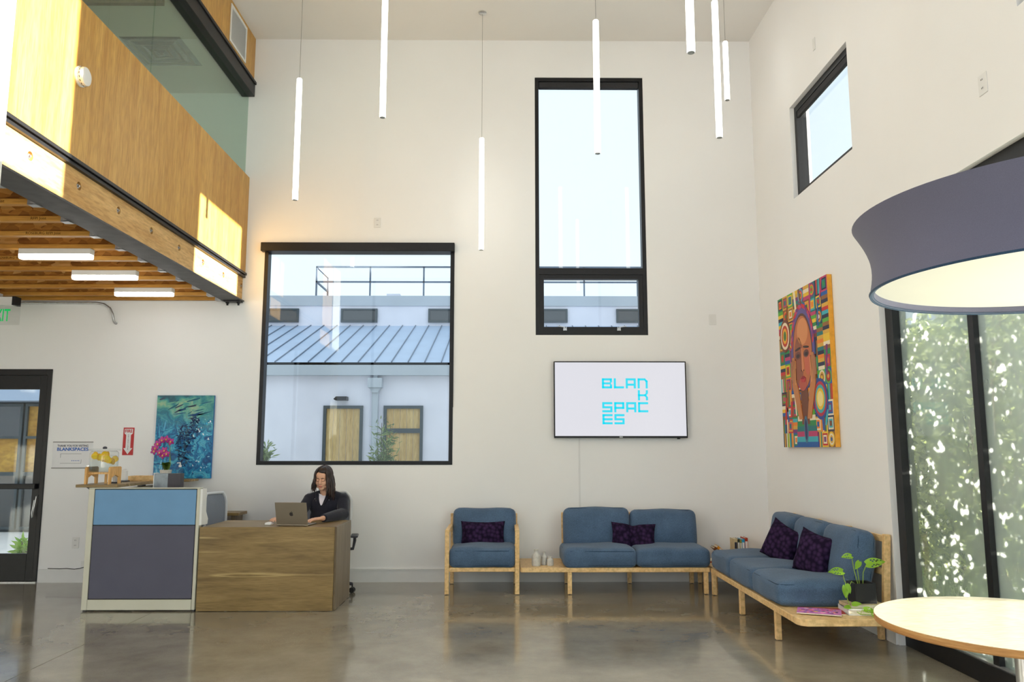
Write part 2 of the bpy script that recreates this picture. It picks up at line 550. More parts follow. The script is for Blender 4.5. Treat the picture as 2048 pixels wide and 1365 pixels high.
        if smooth is not None:
            me.polygons.foreach_set('use_smooth', [True] * len(me.polygons))
            if smooth < 180:
                me.set_sharp_from_angle(angle=R(smooth))
        me.update()
        return me
    def build(self, name, mat, parent=None, bevel=0.0, smooth=None, weld=False, loc=None, rot=None, label=None, seg=1, kind=None):
        me = self.mesh(name, bevel, smooth, weld, seg)
        return place(name, me, mat, parent, loc, rot, label, kind)

def place(name, me, mat=None, parent=None, loc=None, rot=None, label=None, kind=None):
    o = bpy.data.objects.new(name, me)
    if mat is not None and len(me.materials) == 0:
        me.materials.append(M[mat] if isinstance(mat, str) else mat)
    COL.objects.link(o)
    if parent is not None:
        o.parent = parent
    if loc is not None:
        o.location = loc
    if rot is not None:
        o.rotation_euler = rot
    if label:
        o['label'] = label
    if kind:
        o['kind'] = kind
    return o

def tag(o, label, cat=None, group=None, kind=None):
    o['label'] = label
    if cat:
        o['category'] = cat
    if group:
        o['group'] = group
    if kind:
        o['kind'] = kind
    return o

def thing(name, label, cat, loc=(0, 0, 0), rot=(0, 0, 0), group=None, kind=None):
    o = bpy.data.objects.new(name, None)
    o.empty_display_size = 0.1
    COL.objects.link(o)
    o.location = loc
    o.rotation_euler = rot
    return tag(o, label, cat, group, kind)

def copy_tree(o, parent=None):
    c = o.copy()
    COL.objects.link(c)
    c.parent = parent
    for ch in list(o.children):
        copy_tree(ch, c)
    return c

def text(name, body, size, mat, parent, loc, rot, align='CENTER', depth=0.0006, spacing=1.0, width=None, bold=0.0):
    cu = bpy.data.curves.new(name, 'FONT')
    cu.body = body
    cu.size = size
    cu.align_x = align
    cu.align_y = 'CENTER'
    cu.extrude = depth
    cu.space_character = spacing
    cu.offset = bold
    cu.resolution_u = 3
    tmp = bpy.data.objects.new(name, cu)
    COL.objects.link(tmp)
    dg = bpy.context.evaluated_depsgraph_get()
    me = bpy.data.meshes.new_from_object(tmp.evaluated_get(dg))
    bpy.data.objects.remove(tmp)
    bpy.data.curves.remove(cu)
    if width:
        xs = [v.co.x for v in me.vertices]
        k = width / (max(xs) - min(xs))
        for v in me.vertices:
            v.co.x *= k
    me.name = name
    me.materials.clear()
    return place(name, me, mat, parent, loc, rot)

def remesh(mb, voxel, smooth_it=4):
    me = mb.mesh('remesh_source')
    tmp = bpy.data.objects.new('remesh_source', me)
    COL.objects.link(tmp)
    md = tmp.modifiers.new('r', 'REMESH')
    md.mode = 'VOXEL'
    md.voxel_size = voxel
    ms = tmp.modifiers.new('s', 'SMOOTH')
    ms.iterations = smooth_it
    ms.factor = 0.5
    dg = bpy.context.evaluated_depsgraph_get()
    out = bpy.data.meshes.new_from_object(tmp.evaluated_get(dg))
    bpy.data.objects.remove(tmp)
    out.polygons.foreach_set('use_smooth', [True] * len(out.polygons))
    return out

# text facing the camera on the back wall / on the right wall
ROT_BACK = (R(90), 0, 0)
ROT_RIGHT = (R(90), 0, R(-90))
YW, XR, XL, ZC = 8.945, 2.926, -2.967, 6.28

# ================================================================= THE SETTING
# ---- floor: two polished slabs with a saw-cut joint between them
fl = thing('floor', 'polished grey concrete floor with a straight saw-cut joint', 'floor', kind='structure')
MB().box(-8.2, 3.13, -3.2, YW + 0.2, -0.12, -0.012).build('floor_base', 'joint', fl)
for x0, x1 in ((-8.2, -3.122), (-3.116, 3.13)):
    MB().box(x0, x1, -3.2, YW + 0.2, -0.0119, 0).build('slab', 'floor', fl)
MB().box(-8.2, 3.13, -3.2, YW + 0.2, ZC, ZC + 0.12).build('ceiling', 'ceiling', kind='structure', label='flat white lobby ceiling')

def wall_with_holes(name, label, axis, t0, t1, u0, u1, z0, z1, holes, mat='wall'):
    """axis 'y': wall lies in X/Z between y=t0 and y=t1; axis 'x': lies in Y/Z"""
    us = sorted({u0, u1, *[h[0] for h in holes], *[h[1] for h in holes]})
    zs = sorted({z0, z1, *[h[2] for h in holes], *[h[3] for h in holes]})
    mb = MB()
    inside = lambda u, z: any(h[0] < u < h[1] and h[2] < z < h[3] for h in holes)
    solid = {}
    for i in range(len(us) - 1):
        for j in range(len(zs) - 1):
            solid[i, j] = not inside((us[i] + us[i + 1]) / 2, (zs[j] + zs[j + 1]) / 2)
    P = (lambda u, t, z: (u, t, z)) if axis == 'y' else (lambda u, t, z: (t, u, z))
    for (i, j), s in solid.items():
        if not s:
            continue
        a, b, c, d = us[i], us[i + 1], zs[j], zs[j + 1]
        for t in (t0, t1):
            mb.add([P(a, t, c), P(b, t, c), P(b, t, d), P(a, t, d)], [(0, 1, 2, 3)])
        for di, dj, e in ((-1, 0, ((a, c), (a, d))), (1, 0, ((b, c), (b, d))), (0, -1, ((a, c), (b, c))), (0, 1, ((a, d), (b, d)))):
            if not solid.get((i + di, j + dj), False):
                (ua, za), (ub, zb) = e
                mb.add([P(ua, t0, za), P(ub, t0, zb), P(ub, t1, zb), P(ua, t1, za)], [(0, 1, 2, 3)])
    o = mb.build(name, mat, weld=True, kind='structure', label=label)
    bm = bmesh.new()
    bm.from_mesh(o.data)
    bmesh.ops.recalc_face_normals(bm, faces=bm.faces)
    bm.to_mesh(o.data)
    bm.free()
    return o

W1 = (-2.752, -0.578, 1.26, 3.72)
W2 = (0.355, 1.637, 2.72, 5.815)
D1 = (-6.25, -5.07, 0.0, 2.325)
wall_with_holes('wall_back', 'tall white back wall with a square and a slim window', 'y', YW, YW + 0.2, -8.2, 3.13, 0, ZC, [W1, W2, D1])
W3 = (6.39, 7.755, 3.945, 4.91)
W4 = (0.4, 6.10, 0.0, 3.215)
W5 = (2.3, 4.22, 3.95, 5.5)
wall_with_holes('wall_right', 'white side wall with a floor-level window and high small windows', 'x', XR, XR + 0.2, -3.2, YW, 0, ZC, [W3, W4, W5])
wall_with_holes('wall_left', 'white side wall beneath the mezzanine', 'x', -8.2, -8.0, -3.2, YW, 0, ZC, [])
W6 = (-7.6, 2.6, 0.15, 6.0)
wall_with_holes('wall_front', 'white front wall with a wide glazed front', 'y', -3.2, -3.0, -8.0, XR, 0, ZC, [W6])
MB().box(-3.5, -2.95, 3.95, 4.515, 0, ZC).build('column', 'wall', kind='structure', label='square white column at the near end of the mezzanine')

# baseboards with a small ledge on top
bb = MB()
for x0, x1 in ((-8.0, D1[0] - 0.02), (D1[1] + 0.02, XR)):
    bb.box(x0, x1, YW - 0.018, YW, 0, 0.135).box(x0, x1, YW - 0.026, YW, 0.126, 0.142)
bb.build('baseboard_back', 'trim', kind='structure', label='white baseboard along the back wall')
MB().box(XR - 0.016, XR, 6.12, YW - 0.02, 0, 0.12).build('baseboard_right', 'trim', kind='structure', label='white baseboard along the side wall')

# ---- window_1: large square window with blind cassette
def ring(mb, u0, u1, z0, z1, w, t0, t1, axis, wl=None, wr=None, wb=None, wt=None):
    wl, wr, wb, wt = wl or w, wr or w, wb or w, wt or w
    def B(a, b, c, d):
        if axis == 'y':
            mb.box(a, b, t0, t1, c, d)
        else:
            mb.box(t0, t1, a, b, c, d)
    B(u0, u0 + wl, z0, z1)
    B(u1 - wr, u1, z0, z1)
    B(u0 + wl, u1 - wr, z0, z0 + wb)
    B(u0 + wl, u1 - wr, z1 - wt, z1)
    return mb

w1 = thing('window_1', 'large square black-framed window above the reception desk', 'window', kind='structure')
ring(MB(), W1[0] + 0.001, W1[1] - 0.001, W1[2] + 0.001, W1[3] - 0.001, 0.042, YW - 0.006, YW + 0.11, 'y').build('window_frame', 'black', w1)
MB().box(W1[0] + 0.04, W1[1] - 0.04, YW + 0.066, YW + 0.072, W1[2] + 0.04, W1[3] - 0.04).build('window_pane', 'glass', w1)
cs = MB().box(-2.779, -0.572, YW - 0.085, YW, 3.675, 3.775).build('blind_cassette', 'black', w1, bevel=0.004)
MB().box(-0.580, -0.574, YW - 0.02, YW - 0.012, 1.9, 3.67).build('blind_side_cable', 'black', w1)

w2 = thing('window_2', 'tall slim black-framed window with an opening lower sash', 'window', kind='structure')
fr = MB()
ring(fr, W2[0] + 0.001, W2[1] - 0.001, W2[2] + 0.001, W2[3] - 0.001, 0.045, YW + 0.004, YW + 0.12, 'y')
fr.box(W2[0] + 0.045, W2[1] - 0.045, YW + 0.004, YW + 0.12, 3.425, 3.50)
fr.build('window_frame', 'black', w2)
MB().box(W2[0] + 0.04, W2[1] - 0.04, YW + 0.08, YW + 0.086, 3.49, W2[3] - 0.04).build('window_pane', 'glass', w2)
sash = ring(MB(), W2[0] + 0.047, W2[1] - 0.047, W2[2] + 0.047, 3.423, 0.05, YW + 0.012, YW + 0.09, 'y').build('sash', 'black', w2)
MB().box(W2[0] + 0.09, W2[1] - 0.09, YW + 0.05, YW + 0.056, W2[2] + 0.09, 3.38).build('window_pane', 'glass', sash)
for hx, s in ((0.69, -1), (1.305, 1)):
    h = MB()
    h.box(hx - 0.02, hx + 0.02, YW + 0.0, YW + 0.013, 2.775, 2.80)
    h.bar((hx - 0.018, YW - 0.006, 2.772), (hx + 0.018, YW - 0.006, 2.812), 0.008, 0.008)
    h.bar((hx + 0.018, YW - 0.006, 2.772), (hx - 0.018, YW - 0.006, 2.812), 0.008, 0.008)
    h.bar((hx, YW - 0.008, 2.81), (hx + s * 0.085, YW - 0.012, 2.822), 0.01, 0.008)
    h.build('sash_handle', 'chrome', sash)
MB().box(W2[0] + 0.047, W2[1] - 0.047, YW + 0.01, YW + 0.075, 5.69, 5.768).build('blind_roller', 'blind', w2, bevel=0.012, seg=2)

# ---- right-hand windows
def side_window(n, label, W, depth0=0.046, mull=(), bottom=None, pane='glass', frame=0.075):
    w = thing('window_%d' % n, label, 'window', kind='structure')
    x0, x1 = XR + depth0, XR + depth0 + 0.1
    fr = ring(MB(), W[0] + 0.001, W[1] - 0.001, W[2] + 0.001, W[3] - 0.001, frame, x0, x1, 'x', wb=bottom or frame)
    for y in mull:
        fr.box(x0 + 0.02, x1, y - 0.03, y + 0.03, W[2] + (bottom or frame), W[3] - frame)
    fr.build('window_frame', 'black', w)
    ys = [W[0] + frame - 0.005] + list(mull) + [W[1] - frame + 0.005]
    for a, b in zip(ys[:-1], ys[1:]):
        MB().box(x0 + 0.055, x0 + 0.061, a, b, W[2] + (bottom or frame) - 0.005, W[3] - frame + 0.005).build('window_pane', pane, w)
    return w
side_window(3, 'small high black-framed window on the side wall', W3, pane='glass', frame=0.06)
w4 = side_window(4, 'floor-level dusty window wall in thick black frames beside the hedge', W4, mull=(2.45, 3.75, 5.02), bottom=0.13, pane='glass_hazy', frame=0.11)
MB().box(XR + 0.06, XR + 0.14, 0.52, 5.98, 0.131, 0.139).build('window_sill', 'galv', w4, label='pale metal sill strip')
side_window(5, 'high clerestory window in the side wall nearer the front', W5, frame=0.06)
MB().box(XR + 0.05, XR + 0.09, W3[0] + 0.06, W3[1] - 0.06, 4.78, 4.85).build('blind_roller', 'blind', bpy.data.objects['window_3'], bevel=0.01, seg=2)
w6 = thing('window_6', 'wide glazed front with black mullions', 'window', kind='structure')
f6 = ring(MB(), W6[0], W6[1], W6[2], W6[3], 0.06, -3.15, -3.05, 'y')
for i in range(1, 5):
    x = W6[0] + (W6[1] - W6[0]) * i / 5
    f6.box(x - 0.03, x + 0.03, -3.15, -3.05, W6[2], W6[3])
f6.build('window_frame', 'black', w6)

# ---- door_1: glazed black door in the back wall
d1 = thing('door_1', 'black-framed glazed door with a push bar in the back wall', 'door', kind='structure')
jf = MB()
jf.box(D1[1] - 0.05, D1[1], YW - 0.012, YW + 0.12, 0, D1[3])
jf.box(D1[0], D1[0] + 0.05, YW - 0.012, YW + 0.12, 0, D1[3])
jf.box(D1[0] + 0.05, D1[1] - 0.05, YW - 0.012, YW + 0.12, D1[3] - 0.07, D1[3])
jf.build('door_frame', 'black', d1, bevel=0.004)
leaf = ring(MB(), D1[0] + 0.053, D1[1] - 0.053, 0.012, D1[3] - 0.075, 0.085, YW + 0.01, YW + 0.06, 'y', wb=0.29, wt=0.15).build('door_leaf', 'black', d1, bevel=0.003)
MB().box(D1[0] + 0.13, D1[1] - 0.13, YW + 0.032, YW + 0.038, 0.295, 2.105).build('door_pane', 'glass', leaf)
MB().box(D1[0] + 0.1, D1[1] - 0.075, YW - 0.05, YW - 0.005, 1.0, 1.058).box(D1[0] + 0.1, D1[0] + 0.16, YW - 0.01, YW + 0.02, 1.0, 1.05).box(D1[1] - 0.16, D1[1] - 0.08, YW - 0.01, YW + 0.02, 1.0, 1.05).build('push_bar', 'black', leaf, bevel=0.006)
MB().tube([(-5.13, YW + 0.012, 0.93), (-5.13, YW - 0.03, 0.92), (-5.135, YW - 0.045, 0.80), (-5.145, YW - 0.04, 0.70), (-5.16, YW - 0.03, 0.69), (-5.165, YW - 0.03, 0.74), (-5.145, YW - 0.035, 0.88)], 0.006, 8).build('pull_handle', 'chrome', leaf, smooth=60)
MB().box(D1[0], D1[1], YW - 0.03, YW + 0.15, 0, 0.011).build('threshold', 'galv', d1)

# ================================================================= MEZZANINE
mz = thing('mezzanine', 'timber mezzanine with plywood balustrade, bolted beam and exposed joists', 'mezzanine', kind='structure')
Y0 = 4.52
MB().box(XL - 0.02, XL, Y0, 8.355, 3.43, 4.565).build('plywood_panel', 'ply', mz)
MB().box(XL - 0.02, XL, 8.358, YW, 3.43, 4.565).build('plywood_panel', 'ply', mz)
rl = MB().box(XL - 0.028, XL + 0.018, Y0, YW, 3.405, 3.43).build('black_rail', 'black', mz)
MB().box(XL - 0.03, XL + 0.004, Y0, YW, 3.375, 3.398).build('black_rail', 'black', mz)
XF = XL - 0.026
BY = [4.845 + i * 0.58 for i in range(8)]
def bored_beam():
    src = bpy.data.objects.new('beam_source', MB().box(-3.06, XF, Y0, YW, 3.118, 3.405).mesh('beam_source'))
    cut = MB()
    for y in BY:
        cut.cyl((XF - 0.028, y, 3.275), (XF + 0.02, y, 3.275), 0.030, n=20)
    cm = cut.mesh('bore_source')
    bm = bmesh.new()
    bm.from_mesh(cm)
    bmesh.ops.recalc_face_normals(bm, faces=bm.faces)
    bm.to_mesh(cm)
    bm.free()
    co = bpy.data.objects.new('bore_source', cm)
    COL.objects.link(src)
    COL.objects.link(co)
    md = src.modifiers.new('bore', 'BOOLEAN')
    md.operation = 'DIFFERENCE'
    md.solver = 'EXACT'
    md.object = co
    me = bpy.data.meshes.new_from_object(src.evaluated_get(bpy.context.evaluated_depsgraph_get()))
    bpy.data.objects.remove(src)
    bpy.data.objects.remove(co)
    me.materials.clear()
    me.name = 'beam'
    return me
beam = place('beam', bored_beam(), 'lvl', mz)
for y in BY:
    b = MB()
    b.cyl((XF - 0.030, y, 3.275), (XF - 0.008, y, 3.275), 0.017, n=6)
    b.cyl((XF - 0.030, y, 3.275), (XF + 0.004, y, 3.275), 0.008, n=8)
    b.build('bolt', 'galv', beam)
st = MB().box(-3.19, XL + 0.002, Y0, YW, 3.098, 3.112)
st.box(-3.085, -3.07, Y0, YW, 3.112, 3.40)
st.build('steel_beam', 'steel', mz)
br = MB().box(-3.16, -2.975, YW - 0.12, YW - 0.02, 3.08, 3.098)
for x in (-3.13, -3.005):
    br.cyl((x, YW - 0.07, 3.045), (x, YW - 0.07, 3.09), 0.012, n=8)
    br.cyl((x, YW - 0.07, 3.066), (x, YW - 0.07, 3.08), 0.02, n=6)
br.build('anchor_bracket', 'black', mz)
# joists: each with web and two flanges, hung on the steel
jw = MB().box(-8.0, -3.07, -0.005, 0.005, 3.135, 3.365).mesh('web')
jb = MB().box(-8.0, -3.085, -0.03, 0.03, 3.10, 3.138).mesh('flange', bevel=0.002)
jt = MB().box(-8.0, -3.085, -0.03, 0.03, 3.362, 3.40).mesh('flange', bevel=0.002)
hg = MB().box(-3.255, -3.192, -0.034, 0.034, 3.094, 3.0995).box(-3.255, -3.192, -0.034, -0.031, 3.096, 3.21).box(-3.255, -3.192, 0.031, 0.034, 3.096, 3.21).box(-3.225, -3.192, -0.055, 0.055, 3.10, 3.15).mesh('joist_hanger')
ys = [8.86] + [8.60 - 0.411 * k for k in range(12)]
JY = [y for y in ys if y > Y0 - 0.3]
stamps = {3: ('ROSEBURG RFPI Joist', -3.95), 5: ('ROSEBURG  RFPI Joist', -4.35), 7: ('ROSEBURG RFPI Joist', -3.62), 8: ('RFPI Joist', -3.42), 9: ('ROSEBURG RFPI Joist', -3.55)}
for k, y in enumerate(JY):
    j = bpy.data.objects.new('joist', None)
    COL.objects.link(j)
    j.parent = mz
    j.location = (0, y, 0)
    place('web', jw, 'osb', j)
    place('flange', jb, 'lumber', j)
    place('flange', jt, 'lumber', j)
    place('joist_hanger', hg, 'galv', j)
    if k in stamps:
        s, x = stamps[k]
        text('stamp_lettering', s, 0.03, 'ink_wood', j, (x, -0.0302, 3.119), ROT_BACK, depth=0.0002)
MB().box(-8.0, -3.085, Y0 - 0.3, YW, 3.401, 3.42).build('subfloor', 'osb', mz)
MB().box(-8.0, XL - 0.021, Y0 - 0.3, YW, 3.421, 3.435).build('upper_floor', 'laminate', mz)
# glazed upper room
gy = 6.45
for a, b in ((Y0, gy - 0.004), (gy + 0.004, YW - 0.004)):
    MB().box(-3.03, -3.02, a, b, 4.55, 5.56).build('glass_pane', 'glass_green', mz)
MB().box(-3.10, XL + 0.02, Y0, YW - 0.01, 5.55, 5.70).box(-3.02, XL + 0.035, Y0, YW - 0.004, 5.70, 5.735).build('glass_track', 'black', mz, bevel=0.004)
hd = MB().box(XL - 0.03, XL, Y0, YW, 5.72, ZC).build('plywood_header', 'ply', mz)
MB().box(-8.0, -3.1, 6.75, YW, 5.60, 5.63).build('upper_ceiling', 'ceiling', mz)
MB().box(-8.0, -3.1, Y0, 6.75, 5.60, 5.63).build('upper_soffit', 'laminate_side', mz)
MB().box(-8.0, -3.1, 6.75, 6.80, 5.44, 5.60).build('bulkhead', 'laminate_side', mz)
df = MB()
for k, s in enumerate((0.31, 0.23, 0.15, 0.07)):
    z = 5.598 - 0.006 * k
    ring_ = [(s, z), (s - 0.05, z - 0.012)]
    for dx, dy in ((1, 0), (-1, 0), (0, 1), (0, -1)):
        px, py = -dy, dx
        q = []
        for r, zz in ring_:
            for e in (-1, 1):
                q.append((-3.62 + dx * r + px * r * e, 7.95 + dy * r + py * r * e, zz))
        df.add(q, [(0, 1, 3, 2)])
df.build('air_diffuser', 'galv', mz)
# return-air grille on the header
gr = thing('air_grille', 'white louvred air grille on the plywood header', 'air grille', (XL, 8.34, 6.015))
ring(MB(), -0.262, 0.262, -0.215, 0.215, 0.028, 0.0, 0.012, 'x').build('grille_frame', 'white_plastic', gr, bevel=0.002)
sl = MB()
for k in range(22):
    z = -0.18 + k * 0.0172
    sl.add([(0.001, -0.235, z), (0.001, 0.235, z), (0.009, 0.235, z - 0.011), (0.009, -0.235, z - 0.011)], [(0, 1, 2, 3)])
sl.build('louvre_blades', 'white_plastic', gr, kind='stuff')
MB().box(0.0005, 0.0008, -0.24, 0.24, -0.19, 0.19).build('backing', 'white_plastic', gr)

# ================================================================= LIGHTS OF THE PLACE
def pendant(label, x, y, z0, z1):
    p = thing('tube_pendant_light', label, 'pendant light', (x, y, ZC), group=None)
    MB().lathe([(0.0, 0), (0.045, 0), (0.045, -0.012), (0.03, -0.022), (0.0, -0.022)], 20).build('ceiling_canopy', 'chrome', p, smooth=40)
    MB().cyl((0, 0, -0.02), (0, 0, z1 - ZC), 0.0022, n=6).build('suspension_wire', 'cable', p)
    r = 0.027
    MB().lathe([(0.0, z1 - ZC), (r * 0.8, z1 - ZC - 0.004), (r, z1 - ZC - 0.014), (r, z0 - ZC + 0.006), (r - 0.002, z0 - ZC)], 20).build('tube_diffuser', 'tube', p, smooth=40)
    MB().lathe([(0.0, z0 - ZC - 0.004), (r - 0.004, z0 - ZC - 0.004), (r - 0.002, z0 - ZC + 0.001), (0, z0 - ZC + 0.001)], 20).build('end_cap', 'tube_cap', p, smooth=40)
    return p
pendant('glowing tube pendant hanging nearest the plywood balustrade', -2.05, 7.545, 3.855, 5.111)
pendant('glowing tube pendant hanging second from the plywood balustrade, its foot high above the square window', -1.086, 6.75, 4.362, 5.618)
pendant('glowing tube pendant hanging lowest of all, right in front of the blank back wall', -0.25, 8.33, 3.557, 4.813)
pendant('glowing tube pendant hanging in front of the tall slim window', 0.82, 6.72, 4.024, 5.279)
pendant('thick-looking glowing tube pendant hanging closest to the drum lamp', 1.233, 4.95, 4.045, 5.30)
pendant('long glowing tube pendant hanging between the tall window and the side wall', 1.84, 6.50, 4.086, 5.342)
pendant('short glowing tube pendant tucked in the corner by the side wall', 2.333, 7.9, 5.065, 5.717)

def batten(label, y):
    b = thing('batten_light', label, 'ceiling light', (-3.755, y, 3.0165))
    MB().box(-0.30, 0.30, -0.035, 0.035, 0.035, 0.085).build('housing', 'white_plastic', b, bevel=0.004)
    MB().prism([(-0.034, 0.036), (-0.034, 0.012), (-0.024, 0.0), (0.024, 0.0), (0.034, 0.012), (0.034, 0.036)], -0.295, 0.295, 'x').build('diffuser', 'batten', b)
    MB().box(-0.16, 0.16, -0.03, 0.03, 0.0845, 0.0853).build('mounting_plate', 'galv', b)
batten('white batten light under the joists farthest from the back wall', 6.543)
batten('white batten light under the joists, middle one of three', 7.365)
batten('white batten light under the joists closest to the back wall', 8.187)

dl = thing('drum_pendant_lamp', 'huge slate-blue fabric drum lamp over the round table', 'pendant lamp', (2.1, 2.83, 2.05))
prof = []
for i in range(13):
    t = i / 12
    r = 0.700 + 0.052 * t - 0.035 * math.sin(PI * t)
    prof.append((r, 0.275 * t))
outer = prof
inner = [(r - 0.012, z) for r, z in reversed(prof)]
MB().lathe(outer + inner, 96, closed=True).build('lamp_shade', 'shade', dl, smooth=50)
MB().lathe([(0.684, 0.004), (0.690, 0.0), (0.70, -0.004), (0.703, 0.004)], 96, closed=True).build('shade_trim', 'piping', dl, smooth=50)
MB().lathe([(0.0, 0.052), (0.64, 0.05), (0.672, 0.042), (0.682, 0.028)], 96).build('lamp_diffuser', 'diffuser', dl, smooth=60)
MB().lathe([(0.0, 0.20), (0.06, 0.20), (0.06, 0.235), (0.012, 0.26), (0.0, 0.26)], 24).build('hub', 'chrome', dl, smooth=40)
sp = MB()
for k in range(3):
    a = 2 * PI * k / 3 + 0.3
    sp.cyl((0.05 * math.cos(a), 0.05 * math.sin(a), 0.22), (0.725 * math.cos(a), 0.725 * math.sin(a), 0.22), 0.006, n=6)
sp.build('spider_arms', 'chrome', dl)
MB().cyl((0, 0, 0.25), (0, 0, ZC - 2.05), 0.005, n=8).build('suspension_cord', 'cable', dl)
MB().lathe([(0, ZC - 2.05), (0.07, ZC - 2.05), (0.07, ZC - 2.08), (0, ZC - 2.08)], 24).build('ceiling_canopy', 'chrome', dl)

# exit sign hanging under the joists and its conduit
ex = thing('exit_sign', 'edge-lit exit sign with green letters hung near the glazed door', 'exit sign', (-5.55, 8.5, 2.77))
MB().box(-0.29, 0.285, -0.05, 0.05, 0.20, 0.29).build('housing', 'white_plastic', ex, bevel=0.004)
MB().box(0.265, 0.30, -0.052, 0.052, 0.198, 0.292).build('end_cap', 'black', ex)
MB().box(-0.27, 0.33, -0.006, 0.006, -0.01, 0.20).build('sign_panel', 'acrylic', ex)
text('lettering', 'EXIT', 0.185, 'exit_green', ex, (0.125, -0.0075, 0.088), ROT_BACK, width=0.205, bold=0.003)
MB().box(-0.1, 0.1, -0.05, 0.05, 0.288, 0.335).build('mounting_box', 'white_plastic', ex)
cd = MB().tube([(-5.9, 8.9, 3.075), (-4.62, 8.9, 3.075), (-4.53, 8.9, 3.06), (-4.46, 8.9, 3.015), (-4.425, 8.9, 2.95), (-4.405, 8.905, 2.86), (-4.40, 8.93, 2.845), (-4.40, 8.944, 2.845)], 0.013, 10).build('conduit_pipe', 'galv', smooth=60)
tag(cd, 'bent galvanised conduit pipe running under the joists on the back wall', 'pipe')

# wall fittings
def outlet(label, pos, axis, w=0.075, h=0.118, slots=True):
    o = thing('wall_outlet', label, 'outlet', pos, (0, 0, 0) if axis == 'y' else (0, 0, R(-90)))
    MB().box(-w / 2, w / 2, -0.007, 0, -h / 2, h / 2).build('cover_plate', 'white_plastic', o, bevel=0.002)
    if slots:
        for z in (-0.027, 0.027):
            MB().lathe([(0, -0.002), (0.016, -0.002), (0.016, 0.0), (0, 0.0)], 16).build('socket', 'trim', o, loc=(0, -0.0075, z), rot=(R(90), 0, 0))
            s = MB()
            for dx in (-0.006, 0.006):
                s.box(dx - 0.0015, dx + 0.0015, -0.0105, -0.0093, z - 0.004, z + 0.006)
            s.build('slots', 'joint', o)  # shade of the socket holes put into the dark colour of thin bars
    return o
outlet('white double socket above the square window', (-1.47, YW, 4.03), 'y')
outlet('white double socket on the side wall above the drum lamp', (XR, 4.58, 3.655), 'x', 0.085, 0.13)
outlet('blank white cover plate beside the high small window', (XR, 7.05, 5.235), 'x', 0.05, 0.12, False)
outlet('blank white cover plate right of the tall window', (2.376, YW, 2.90), 'y', 0.08, 0.12, False)
outlet('white double socket low on the wall near the glazed door', (-4.68, YW, 0.42), 'y')
outlet('white double socket just above the baseboard behind the reception counter', (-4.55, YW, 0.19), 'y', 0.11, 0.075, False)
kb = MB().tube([(-4.95, 8.925, 0.15), (-4.82, 8.92, 0.148), (-4.74, 8.915, 0.152), (-4.70, 8.90, 0.15), (-4.65, 8.90, 0.147), (-4.6, 8.915, 0.152), (-4.56, 8.93, 0.165)], 0.004, 6).build('power_cable', 'black', smooth=60)
tag(kb, 'thin black cable lying along the baseboard ledge by the door', 'cable')
cc = MB().box(0.828, 0.846, YW - 0.008, YW, 0.5, 1.57).build('cable_cover', 'trim')
tag(cc, 'thin white cable cover running down the wall below the screen', 'cable cover')
sd = thing('smoke_detector', 'round white detector on the sunlit plywood balustrade', 'detector', (XL, 5.285, 4.02), (0, R(90), 0))
MB().lathe([(0, 0), (0.072, 0), (0.072, 0.012), (0.06, 0.016), (0, 0.016)], 32).build('base_ring', 'white_plastic', sd, smooth=40)
MB().lathe([(0, 0.016), (0.064, 0.016), (0.068, 0.03), (0.064, 0.048), (0.05, 0.056), (0, 0.058)], 32).build('cover', 'white_plastic', sd, smooth=40)
vs_ = MB()
for k in range(16):
    a = 2 * PI * k / 16
    vs_.box(-0.004, 0.004, -0.0005, 0.0005, 0, 0.004)
    n0 = len(vs_.v) - 8
    for i in range(n0, n0 + 8):
        x, y, z = vs_.v[i]
        x2, y2 = 0.0685 + y, x * 2
        vs_.v[i] = (x2 * math.cos(a) - y2 * math.sin(a), x2 * math.sin(a) + y2 * math.cos(a), 0.028 + z)
vs_.build('vent_slots', 'joint', sd)  # vent openings drawn as dark tabs, their shade is in the colour

